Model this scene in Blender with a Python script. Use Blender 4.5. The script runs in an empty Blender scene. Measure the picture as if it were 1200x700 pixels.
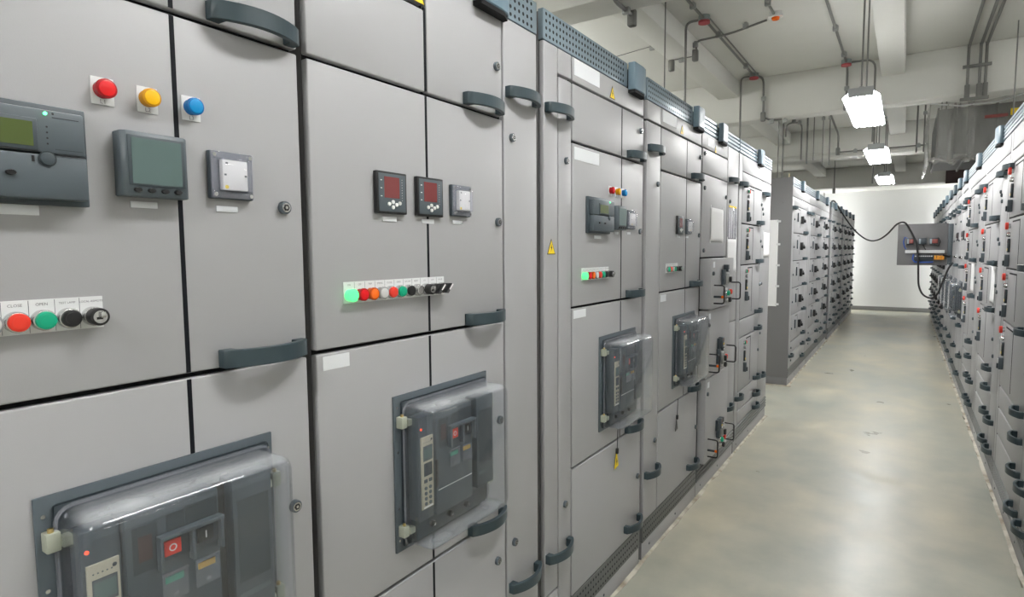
import bpy, bmesh, math, random
from mathutils import Vector, Matrix
random.seed(7)
PI = math.pi
COL = bpy.context.scene.collection

# ------------------------------------------------------------------ materials
def mat(name, col, rough=0.5, metal=0.0, emit=None, es=0.0, bump=None, spec=0.5):
    m = bpy.data.materials.new(name); m.use_nodes = True
    nt = m.node_tree; b = nt.nodes['Principled BSDF']
    b.inputs['Base Color'].default_value = (*col, 1)
    b.inputs['Roughness'].default_value = rough
    b.inputs['Metallic'].default_value = metal
    b.inputs['Specular IOR Level'].default_value = spec
    if emit:
        b.inputs['Emission Color'].default_value = (*emit, 1)
        b.inputs['Emission Strength'].default_value = es
    if bump:
        sc, st, dist = bump
        tc = nt.nodes.new('ShaderNodeTexCoord'); n = nt.nodes.new('ShaderNodeTexNoise')
        n.inputs['Scale'].default_value = sc; n.inputs['Detail'].default_value = 2
        bp = nt.nodes.new('ShaderNodeBump'); bp.inputs['Strength'].default_value = st
        bp.inputs['Distance'].default_value = dist
        nt.links.new(tc.outputs['Object'], n.inputs['Vector'])
        nt.links.new(n.outputs['Fac'], bp.inputs['Height'])
        nt.links.new(bp.outputs['Normal'], b.inputs['Normal'])
    return m

def mix_noise(m, c1, c2, scale, lo=0.35, hi=0.65, detail=6, stretch=None):
    nt = m.node_tree; b = nt.nodes['Principled BSDF']
    tc = nt.nodes.new('ShaderNodeTexCoord'); n = nt.nodes.new('ShaderNodeTexNoise')
    mp = nt.nodes.new('ShaderNodeMapping')
    if stretch: mp.inputs['Scale'].default_value = stretch
    n.inputs['Scale'].default_value = scale; n.inputs['Detail'].default_value = detail
    r = nt.nodes.new('ShaderNodeValToRGB')
    r.color_ramp.elements[0].position = lo; r.color_ramp.elements[0].color = (*c1, 1)
    r.color_ramp.elements[1].position = hi; r.color_ramp.elements[1].color = (*c2, 1)
    nt.links.new(tc.outputs['Object'], mp.inputs['Vector']); nt.links.new(mp.outputs['Vector'], n.inputs['Vector'])
    nt.links.new(n.outputs['Fac'], r.inputs['Fac']); nt.links.new(r.outputs['Color'], b.inputs['Base Color'])
    return r

M = {}
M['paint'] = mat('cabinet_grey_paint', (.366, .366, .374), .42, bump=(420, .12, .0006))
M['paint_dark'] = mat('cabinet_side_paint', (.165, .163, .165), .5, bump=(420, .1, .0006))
M['gap'] = mat('gap_shade_black', (.015, .015, .016), .7, spec=.15)  # shade of the door gaps put in as a near-black colour
M['strip'] = mat('black_trim', (.008, .009, .012), .6, spec=.15)
M['slate'] = mat('slate_plastic', (.048, .064, .076), .42)
M['slate_mid'] = mat('slate_plastic_mid', (.078, .098, .112), .45)
M['slate_deep'] = mat('slate_plastic_deep', (.026, .037, .045), .4)
M['grille'] = mat('blue_grey_grille', (.21, .27, .31), .33, .35)
M['hole'] = mat('grille_hole', (.006, .008, .01), .8)
M['lowgrille'] = mat('dark_lower_grille', (.115, .12, .115), .45)
M['block'] = mat('blue_grey_block', (.13, .19, .235), .38)
M['handle'] = mat('handle_blue_black', (.032, .052, .062), .35)
M['black'] = mat('black_plastic', (.012, .012, .013), .35)
M['rubber'] = mat('black_rubber', (.015, .015, .016), .6)
M['white'] = mat('white_plastic', (.78, .78, .77), .5)
M['plate'] = mat('label_plate_white', (.66, .67, .67), .4)
M['sticker'] = mat('white_sticker', (.72, .74, .76), .5)
M['ink'] = mat('grey_ink', (.12, .12, .13), .6)
M['paper'] = mat('paper_white', (.8, .8, .8), .8)
M['yellow'] = mat('warning_yellow', (.85, .62, .01), .5)
M['red'] = mat('lamp_red', (.75, .008, .012), .25)
for k_, c_ in (('red', (.36, .004, .008)), ('amber', (.55, .24, .0)), ('orange', (.5, .07, .005)), ('blue', (.0, .12, .36)), ('clearlamp', (.32, .32, .33))): M[k_+'_rim'] = mat('lamp_collar_'+k_, c_, .25)
M['redpush'] = mat('push_red', (.75, .04, .02), .4)
M['amber'] = mat('lamp_amber', (.9, .5, .0), .25)
M['orange'] = mat('lamp_orange', (.9, .16, .01), .25)
M['blue'] = mat('lamp_blue', (.0, .26, .62), .25)
M['green'] = mat('push_green', (.0, .36, .2), .4)
M['greenlit'] = mat('lamp_green_lit', (.05, .6, .2), .3, emit=(.1, 1, .22), es=1.0)
M['ledgreen'] = mat('led_green_lit', (.1, .8, .3), .3, emit=(.1, 1, .35), es=3.0)
M['ledred'] = mat('led_red_lit', (.8, .05, .02), .3, emit=(1, .08, .03), es=1.2)
M['clearlamp'] = mat('lamp_clear_white', (.62, .62, .62), .25)
M['chrome'] = mat('chrome', (.62, .62, .62), .25, 1)
M['steel'] = mat('galvanised_steel', (.36, .37, .36), .42, .7)
M['lcd_green'] = mat('lcd_green', (.075, .105, .025), .2)
M['lcd_grey'] = mat('lcd_grey', (.10, .15, .145), .18)
M['lcd_pale'] = mat('lcd_pale', (.3, .36, .4), .2)
M['redglass'] = mat('red_display', (.19, .05, .05), .15)
M['beige'] = mat('trip_unit_beige', (.42, .39, .30), .5)
M['clip'] = mat('clip_grey_green', (.36, .38, .31), .4)
M['brass'] = mat('brass_screw', (.65, .5, .22), .3, 1)
M['conduit'] = mat('conduit_grey', (.2, .2, .19), .45, .4)
M['boxgrey'] = mat('junction_box_grey', (.25, .3, .29), .5)
M['redbox'] = mat('junction_box_red', (.42, .06, .07), .5)
M['tray'] = mat('fixture_grey_metal', (.4, .41, .42), .4)
M['reflector'] = mat('fixture_reflector', (.35, .37, .40), .3, .9)
M['tube'] = mat('fluorescent_tube', (1, 1, 1), .4, emit=(1, .992, .975), es=50)
M['fill_tube'] = mat('fill_light_tube', (1, 1, 1), .4, emit=(1, .992, .975), es=31)  # tubes of the unseen battens added for fill light
M['fill_tube_bright'] = mat('fill_light_tube_bright', (1, 1, 1), .4, emit=(1, .995, .98), es=75)  # stronger tubes of the added battens, brightening the near ceiling
M['fill_tube_wall'] = mat('fill_light_tube_wall', (1, 1, 1), .4, emit=(1, .995, .98), es=125)  # tubes of the added battens that brighten the end wall
M['orangebox'] = mat('terminal_orange', (.8, .33, .03), .4)
M['cableblue'] = mat('wire_blue', (.02, .09, .42), .4)
M['maroon'] = mat('maroon_panel', (.055, .03, .03), .6)
M['maroonlight'] = mat('contactor_red_brown', (.25, .06, .05), .4)
M['cream'] = mat('cream_plastic', (.62, .52, .32), .4)
M['caulk'] = mat('caulk_white', (.6, .58, .52), .7)
mix_noise(M['caulk'], (.24, .2, .14), (.56, .53, .45), 7, .35, .6)
M['base'] = mat('baseboard_grey', (.22, .22, .22), .5)
M['wall'] = mat('wall_white_paint', (.87, .88, .87), .7, bump=(60, .05, .002))
M['ceil'] = mat('ceiling_paint', (.47, .47, .44), .8, bump=(25, .08, .004))
mix_noise(M['ceil'], (.60, .60, .56), (.66, .66, .62), .8, .3, .7)
M['beam'] = mat('beam_paint', (.54, .54, .50), .75, bump=(25, .08, .004))
mix_noise(M['beam'], (.66, .66, .62), (.72, .72, .68), .7, .3, .7)
M['duct'] = mat('gap_box_dark', (.09, .095, .1), .6)
M['ductgrey'] = mat('duct_grey', (.22, .225, .22), .55)
# concrete floor
fl = mat('polished_concrete', (.4, .38, .3), .28)
r = mix_noise(fl, (.32, .335, .30), (.50, .465, .37), 1.3, .33, .66, 8, (1.0, .55, 1))
nt = fl.node_tree; b = nt.nodes['Principled BSDF']
n2 = nt.nodes.new('ShaderNodeTexNoise'); n2.inputs['Scale'].default_value = 3.5; n2.inputs['Detail'].default_value = 8
tc = nt.nodes.new('ShaderNodeTexCoord'); nt.links.new(tc.outputs['Object'], n2.inputs['Vector'])
mr = nt.nodes.new('ShaderNodeMapRange'); mr.inputs['To Min'].default_value = .18; mr.inputs['To Max'].default_value = .5
nt.links.new(n2.outputs['Fac'], mr.inputs['Value']); nt.links.new(mr.outputs['Result'], b.inputs['Roughness'])
r2 = nt.nodes.new('ShaderNodeValToRGB')
r2.color_ramp.elements[0].position = .3; r2.color_ramp.elements[0].color = (.8, .82, .82, 1)
r2.color_ramp.elements[1].position = .72; r2.color_ramp.elements[1].color = (1.12, 1.1, 1.05, 1)
mx = nt.nodes.new('ShaderNodeMix'); mx.data_type = 'RGBA'; mx.blend_type = 'MULTIPLY'; mx.inputs['Factor'].default_value = 1
nt.links.new(n2.outputs['Fac'], r2.inputs['Fac'])
nt.links.new(r.outputs['Color'], mx.inputs['A']); nt.links.new(r2.outputs['Color'], mx.inputs['B'])
nt.links.new(mx.outputs['Result'], b.inputs['Base Color'])
M['floor'] = fl

def clear(name, tint, dif, difcol, rough=.06, gl=1.0, dust=0.0, stretch=None):
    m = bpy.data.materials.new(name); m.use_nodes = True; nt = m.node_tree
    nt.nodes.clear(); o = nt.nodes.new('ShaderNodeOutputMaterial')
    t = nt.nodes.new('ShaderNodeBsdfTransparent'); t.inputs['Color'].default_value = (*tint, 1)
    g = nt.nodes.new('ShaderNodeBsdfGlossy'); g.inputs['Roughness'].default_value = rough
    d = nt.nodes.new('ShaderNodeBsdfDiffuse'); d.inputs['Color'].default_value = (*difcol, 1)
    f = nt.nodes.new('ShaderNodeLayerWeight'); f.inputs['Blend'].default_value = .5
    pw = nt.nodes.new('ShaderNodeMath'); pw.operation = 'POWER'; pw.inputs[1].default_value = 4.0
    mu = nt.nodes.new('ShaderNodeMath'); mu.operation = 'MULTIPLY_ADD'; mu.inputs[1].default_value = .55*gl; mu.inputs[2].default_value = .035*gl
    a = nt.nodes.new('ShaderNodeMixShader'); c = nt.nodes.new('ShaderNodeMixShader')
    n = nt.nodes.new('ShaderNodeTexNoise'); n.inputs['Scale'].default_value = 9; n.inputs['Detail'].default_value = 5
    tc = nt.nodes.new('ShaderNodeTexCoord'); mp = nt.nodes.new('ShaderNodeMapping'); mp.inputs['Scale'].default_value = stretch or (1, 1, 1)
    nt.links.new(tc.outputs['Object'], mp.inputs['Vector']); nt.links.new(mp.outputs['Vector'], n.inputs['Vector'])
    mr = nt.nodes.new('ShaderNodeMapRange'); mr.inputs['From Min'].default_value = .3; mr.inputs['From Max'].default_value = .75
    mr.inputs['To Min'].default_value = dif * .5; mr.inputs['To Max'].default_value = dif * 1.5
    nt.links.new(n.outputs['Fac'], mr.inputs['Value']); 
    ge = nt.nodes.new('ShaderNodeNewGeometry'); sx = nt.nodes.new('ShaderNodeSeparateXYZ'); nt.links.new(ge.outputs['Normal'], sx.inputs[0])
    du = nt.nodes.new('ShaderNodeMapRange'); du.inputs['From Min'].default_value = .55; du.inputs['From Max'].default_value = 1.0
    du.inputs['To Min'].default_value = 0; du.inputs['To Max'].default_value = dust
    nt.links.new(sx.outputs['Z'], du.inputs['Value'])
    dm = nt.nodes.new('ShaderNodeMath'); dm.operation = 'MULTIPLY'; nt.links.new(du.outputs['Result'], dm.inputs[0]); nt.links.new(n.outputs['Fac'], dm.inputs[1])
    ad = nt.nodes.new('ShaderNodeMath'); ad.operation = 'ADD'; nt.links.new(dm.outputs[0], ad.inputs[0]); nt.links.new(mr.outputs['Result'], ad.inputs[1])
    nt.links.new(ad.outputs[0], c.inputs['Fac'])
    nt.links.new(t.outputs[0], c.inputs[1]); nt.links.new(d.outputs[0], c.inputs[2])
    nt.links.new(f.outputs['Facing'], pw.inputs[0]); nt.links.new(pw.outputs[0], mu.inputs[0]); nt.links.new(mu.outputs[0], a.inputs['Fac'])
    nt.links.new(c.outputs[0], a.inputs[1]); nt.links.new(g.outputs[0], a.inputs[2])
    nt.links.new(a.outputs[0], o.inputs['Surface'])
    return m
M['cover'] = clear('clear_plastic_cover', (.96, .97, .985), .035, (.62, .64, .66), .07, 1.0, .6)
M['flap'] = clear('clear_flap', (.93, .94, .96), .10, (.6, .65, .68))
M['clearbox'] = clear('clear_relay_cover', (.95, .95, .98), .12, (.8, .82, .9))
M['film'] = clear('plastic_film', (.78, .78, .76), .30, (.5, .5, .48), .22, .9, 0, (1.2, .6, .12))

# ------------------------------------------------------------------ mesh builder (local x = out of the face, y = along the row, z = up)
class MB:
    def __init__(s): s.bm = bmesh.new(); s.ms = []
    def mi(s, m):
        if m not in s.ms: s.ms.append(m)
        return s.ms.index(m)
    def merge(s, t, m):
        i = s.mi(m)
        bmesh.ops.recalc_face_normals(t, faces=t.faces)
        for f in t.faces: f.material_index = i
        me = bpy.data.meshes.new('t'); t.to_mesh(me); t.free(); s.bm.from_mesh(me); bpy.data.meshes.remove(me)
        return s
    def box(s, x0, x1, y0, y1, z0, z1, m, bev=0, seg=2):
        t = bmesh.new(); bmesh.ops.create_cube(t, size=1)
        for v in t.verts: v.co = Vector(((x0+x1)/2+v.co.x*(x1-x0), (y0+y1)/2+v.co.y*(y1-y0), (z0+z1)/2+v.co.z*(z1-z0)))
        if bev: bmesh.ops.bevel(t, geom=t.edges[:], offset=bev, segments=seg, profile=.5, affect='EDGES')
        return s.merge(t, m)
    def cyl(s, c, r, d, m, axis='x', seg=20, r2=None, bev=0):
        t = bmesh.new()
        bmesh.ops.create_cone(t, cap_ends=True, segments=seg, radius1=r, radius2=r if r2 is None else r2, depth=d)
        bmesh.ops.translate(t, verts=t.verts, vec=(0, 0, d/2))
        if bev:
            top = [e for e in t.edges if all(abs(v.co.z-d) < 1e-6 for v in e.verts)]
            bmesh.ops.bevel(t, geom=top, offset=bev, segments=2, profile=.5, affect='EDGES')
        if axis == 'x': R = Matrix.Rotation(PI/2, 3, 'Y')
        elif axis == 'y': R = Matrix.Rotation(-PI/2, 3, 'X')
        else: R = Matrix.Identity(3)
        for v in t.verts: v.co = R @ v.co + Vector(c)
        return s.merge(t, m)
    def prism(s, pts, a0, a1, m, axis='x', bev=0):
        """polygon pts extruded along axis: x -> pts are (y,z); z -> pts are (x,y); y -> pts are (x,z)"""
        t = bmesh.new()
        def P(p, a): return {'x': (a, p[0], p[1]), 'z': (p[0], p[1], a), 'y': (p[0], a, p[1])}[axis]
        lo = [t.verts.new(P(p, a0)) for p in pts]; hi = [t.verts.new(P(p, a1)) for p in pts]
        t.faces.new(lo); t.faces.new(hi[::-1]); n = len(pts)
        for i in range(n): t.faces.new((lo[i], hi[i], hi[(i+1) % n], lo[(i+1) % n]))
        if bev:
            bmesh.ops.recalc_face_normals(t, faces=t.faces)
            bmesh.ops.bevel(t, geom=t.edges[:], offset=bev, segments=1, profile=.5, affect='EDGES')
        return s.merge(t, m)
    def tube(s, pts, r, m, seg=8):
        t = bmesh.new(); P = [Vector(p) for p in pts]; rings = []; up = None
        for i, p in enumerate(P):
            d = (P[min(i+1, len(P)-1)] - P[max(i-1, 0)]).normalized()
            if up is None: up = d.orthogonal().normalized()
            up = (up - d*up.dot(d)).normalized(); sd = d.cross(up)
            rings.append([t.verts.new(p + r*(math.cos(2*PI*k/seg)*up + math.sin(2*PI*k/seg)*sd)) for k in range(seg)])
        for a, b in zip(rings, rings[1:]):
            for k in range(seg): t.faces.new((a[k], a[(k+1) % seg], b[(k+1) % seg], b[k]))
        t.faces.new(rings[0]); t.faces.new(rings[-1][::-1])
        return s.merge(t, m)
    def disc(s, x, y, z, r, m, seg=6, ry=None):
        i = s.mi(m)
        f = s.bm.faces.new([s.bm.verts.new((x, y+(ry or r)*math.cos(2*PI*k/seg), z+r*math.sin(2*PI*k/seg))) for k in range(seg)])
        f.material_index = i
        return s
    def text(s, txt, size, x, y, z, m, rot=None):
        cu = bpy.data.curves.new('t', 'FONT'); cu.body = txt; cu.size = size; cu.align_x = 'CENTER'; cu.align_y = 'CENTER'
        cu.resolution_u = 2
        ob = bpy.data.objects.new('t', cu); me = ob.to_mesh()
        i = s.mi(m); vs = []
        for v in me.vertices: vs.append(s.bm.verts.new((x, y+v.co.x, z+v.co.y)))
        for p in me.polygons:
            try: f = s.bm.faces.new([vs[k] for k in p.vertices]); f.material_index = i
            except ValueError: pass
        ob.to_mesh_clear(); bpy.data.objects.remove(ob); bpy.data.curves.remove(cu)
        return s
    def mesh(s, name, angle=35):
        me = bpy.data.meshes.new(name); s.bm.to_mesh(me); s.bm.free()
        for m in s.ms: me.materials.append(M[m])
        me.polygons.foreach_set('use_smooth', [True]*len(me.polygons))
        me.set_sharp_from_angle(angle=math.radians(angle))
        return me

def obj(name, me, parent=None, loc=(0, 0, 0), rot=None):
    if isinstance(me, MB): me = me.mesh(name)
    o = bpy.data.objects.new(name, me); COL.objects.link(o); o.location = loc
    if rot: o.rotation_euler = rot
    if parent: o.parent = parent
    return o
def thing(name, label, cat, loc=(0, 0, 0), rotz=0, group=None):
    o = bpy.data.objects.new(name, None); COL.objects.link(o); o.location = loc; o.rotation_euler = (0, 0, rotz)
    o.empty_display_size = .1
    o['label'] = label; o['category'] = cat
    if group: o['group'] = group
    return o
def tag(o, label, cat, group=None):
    o['label'] = label; o['category'] = cat
    if group: o['group'] = group
    return o
def struct(name, mb):
    o = obj(name, mb); o['kind'] = 'structure'; return o

CACHE = {}
def cached(key, fn):
    if key not in CACHE: CACHE[key] = fn().mesh(key if isinstance(key, str) else key[0])
    return CACHE[key]

# ------------------------------------------------------------------ component meshes
def m_handle(L=.175, H=.032):
    b = MB(); pts = [(0, 0)]; N = 14
    for i in range(N+1):
        u = L*i/N; pts.append((.018+.030*math.sin(PI*(i/N))**.8, u))
    pts.append((0, L)); pts.append((0, L-.024))
    for i in range(N-2, 1, -1):
        u = L*i/N; pts.append((.018+.030*math.sin(PI*(i/N))**.8-.012, u))
    pts.append((0, .024))
    b.prism(pts, -H/2, H/2, 'handle', 'z', .0012)
    return b
def m_lock():
    b = MB(); b.cyl((0, 0, 0), .0125, .009, 'slate_mid', bev=.002); b.cyl((.009, 0, 0), .009, .001, 'chrome')
    b.cyl((.0095, 0, 0), .0065, .001, 'black', seg=6); b.cyl((.01, 0, 0), .003, .001, 'chrome'); return b
def m_lamp(c):
    d = c if c == 'greenlit' else c+'_rim'
    b = MB(); b.cyl((0, 0, 0), .0130, .010, d, seg=32); b.cyl((.010, 0, 0), .0142, .0055, d, seg=32, bev=.0008)
    b.cyl((.0155, 0, 0), .0112, .0016, c, seg=32, bev=.0006); return b
def m_push(c):
    b = MB(); b.cyl((0, 0, 0), .0145, .011, 'chrome', seg=28, bev=.002); b.cyl((.011, 0, 0), .0125, .006, c, seg=28, bev=.002)
    b.cyl((.0172, 0, 0), .0085, .0006, c, seg=24); return b
def m_key():
    b = MB(); b.cyl((0, 0, 0), .014, .012, 'chrome', seg=28, bev=.002); b.cyl((.012, 0, 0), .013, .016, 'black', seg=28, bev=.001)
    b.cyl((.028, 0, 0), .0092, .001, 'chrome', seg=24); b.box(.029, .034, -.0008, .0055, -.001, .0075, 'chrome', .0005)
    b.box(.029, .0295, -.005, .003, -.0035, .0, 'black')
    return b
def m_selector():
    b = MB(); b.cyl((0, 0, 0), .014, .012, 'chrome', seg=28, bev=.002); b.cyl((.012, 0, 0), .013, .012, 'black', seg=28, bev=.001)
    b.prism([(-.013, -.011), (-.006, -.013), (.013, .010), (.006, .013)], .02, .034, 'black', 'x', .001)
    b.prism([(-.004, -.002), (-.001, -.004), (.012, .009), (.009, .012)], .0342, .0347, 'white', 'x'); return b
def m_block(L=.155, H=.113):
    b = MB(); pts = [(0, 0), (.028, .0), (.033, .012), (.034, L*.6), (.029, L*.86), (.018, L), (0, L)]
    b.prism(pts, 0, H, 'block', 'z', .003); b.prism([(0, .004), (.03, .004), (.03, L*.72), (.016, L-.006), (0, L-.006)], -.012, 0, 'gap', 'z'); return b
def m_meter96():
    b = MB(); b.box(0, .012, -.048, .048, -.048, .048, 'black', .002)
    b.box(.012, .013, -.043, .043, -.043, .043, 'slate_mid', .0003); return b
def m_redscreen():
    b = MB(); b.box(0, .0006, -.026, .022, -.012, .036, 'redglass')
    for k in range(9): b.disc(.0004, .031, .032-k*.006, .0010, 'plate')
    for k in range(3): b.box(0, .0005, -.038, -.033, .026-k*.018, .028-k*.018, 'plate')
    return b
def m_navbutton():
    b = MB(); b.cyl((0, 0, 0), .0046, .003, 'white', seg=14, bev=.001); return b
def m_relay():
    b = MB(); b.box(0, .011, -.04, .04, -.041, .041, 'slate', .002); b.box(.011, .0225, -.0235, .0235, -.026, .026, 'white', .002)
    b.disc(.0228, -.017, -.021, .0035, 'yellow', 10)
    for y, z in ((-.019, .0), (.019, .0), (-.016, .02)): b.box(.0226, .0232, y-.002, y+.002, z-.0015, z+.0015, 'slate')
    return b
def m_relaycover():
    b = MB(); b.box(.0112, .0150, -.0385, .0385, .0285, .0395, 'clearbox', .001); b.box(.0112, .0150, -.0385, .0385, -.0395, -.0285, 'clearbox', .001)
    b.box(.0112, .0150, -.0385, -.0275, -.028, .028, 'clearbox', .001); b.box(.0112, .0150, .0275, .0385, -.028, .028, 'clearbox', .001)
    b.box(.0112, .030, -.0272, .0272, -.0282, .0282, 'clearbox', .003)
    for y in (-.033, .033):
        for z in (-.034, .034): b.cyl((.015, y, z), .0035, .001, 'chrome', seg=10)
    return b
def m_display():
    b = MB(); b.prism([(0, -.05), (.022, -.05), (.028, -.044), (.028, .044), (.022, .05), (0, .05)], -.05, .048, 'slate_mid', 'z', .0015)
    return b
def m_display_screen():
    b = MB(); b.box(.0, .0016, -.042, .042, -.034, .042, 'slate', .0006); b.box(.0016, .0022, -.037, .037, -.031, .038, 'lcd_grey'); return b
def m_oval(c='black'):
    b = MB(); t = bmesh.new(); bmesh.ops.create_cone(t, cap_ends=True, segments=18, radius1=.0062, radius2=.005, depth=.004)
    for v in t.verts: v.co = Vector((v.co.z+.002, v.co.x, v.co.y*.62))
    b.merge(t, c); return b
def m_relaymeter():
    b = MB(); b.box(0, .012, -.1, .1, -.069, .069, 'slate', .002)
    b.box(.012, .034, -.094, .09, .0, .058, 'slate_mid', .003)      # upper housing
    b.box(.012, .033, -.094, .092, -.062, -.002, 'slate_mid', .003)  # lower flap
    b.box(.034, .0346, -.094, .034, .0005, .0018, 'black'); b.box(.034, .0346, .054, .09, -.002, -.0008, 'black')
    b.box(.034, .0345, .052, .083, .048, .049, 'slate_deep'); b.box(.034, .0345, .054, .086, .0055, .0065, 'slate')
    for k in range(4): b.disc(.0347, .045, .035-k*.0075, .0013, 'black', 8)
    b.disc(.0342, .053, .0535, .0015, 'black', 8); b.box(.0332, .0338, .0265, .0295, -.013, -.005, 'black')
    return b
def m_relayscreen():
    b = MB(); b.box(0, .0022, -.052, .034, -.021, .021, 'slate', .0008)
    b.box(.0022, .0028, -.046, .0285, -.016, .016, 'lcd_green'); return b
def m_roundbtn():
    b = MB(); b.cyl((0, 0, 0), .0105, .001, 'slate_deep', seg=24); b.cyl((.001, 0, 0), .0085, .002, 'slate', seg=24, bev=.001); return b
def m_nametag(w=.045, h=.012):
    b = MB(); b.box(0, .002, -w/2, w/2, -h/2, h/2, 'sticker', .0004); b.text('', .01, 0, 0, 0, 'ink'); return b
def m_warning():
    b = MB(); b.prism([(-.029, -.026), (.029, -.026), (0, .030)], 0, .001, 'black')
    b.prism([(-.0245, -.0232), (.0245, -.0232), (0, .024)], .001, .0014, 'yellow')
    b.prism([(.003, .012), (-.006, -.004), (-.001, -.003), (-.004, -.017), (.006, .001), (.001, .0)], .0014, .0018, 'black')
    return b
def perforated(W, H, rows=4):
    b = MB(); b.box(-.02, 0, 0, W, 0, H, 'grille', .001); p = H/(rows+.25)
    n = int((W-.02)/.0235)
    for i in range(n):
        for k in range(rows): b.disc(.0008, .018+i*.0235, p*(k+.62), .0060, 'hole', 8)
    return b
def slatted(W, H, m='grille', n=4):
    b = MB(); b.box(-.02, -.006, 0, W, 0, H, m); q = H/n
    for k in range(n): b.prism([(-.006, k*q+.003), (.002, k*q+.006), (.003, (k+1)*q-.006), (-.006, (k+1)*q-.001)], 0, W, m, 'y')
    return b
def low_perf(W, H):
    b = MB(); b.box(-.02, 0, 0, W, 0, H, 'lowgrille', .001); n = int((W-.01)/.0235)
    for i in range(n):
        for k in range(3): b.disc(.0008, .014+i*.0235, H*(k+.6)/3.2, .0055, 'hole', 8)
    return b
def m_uhandle(H=.11, D=.06):
    b = MB(); r = .012
    b.tube([(0, 0, H/2), (D-r, 0, H/2), (D-r*.3, 0, H/2-r*.3), (D, 0, H/2-r), (D, 0, -H/2+r), (D-r*.3, 0, -H/2+r*.3), (D-r, 0, -H/2), (0, 0, -H/2)], .0045, 'black')
    return b
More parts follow.
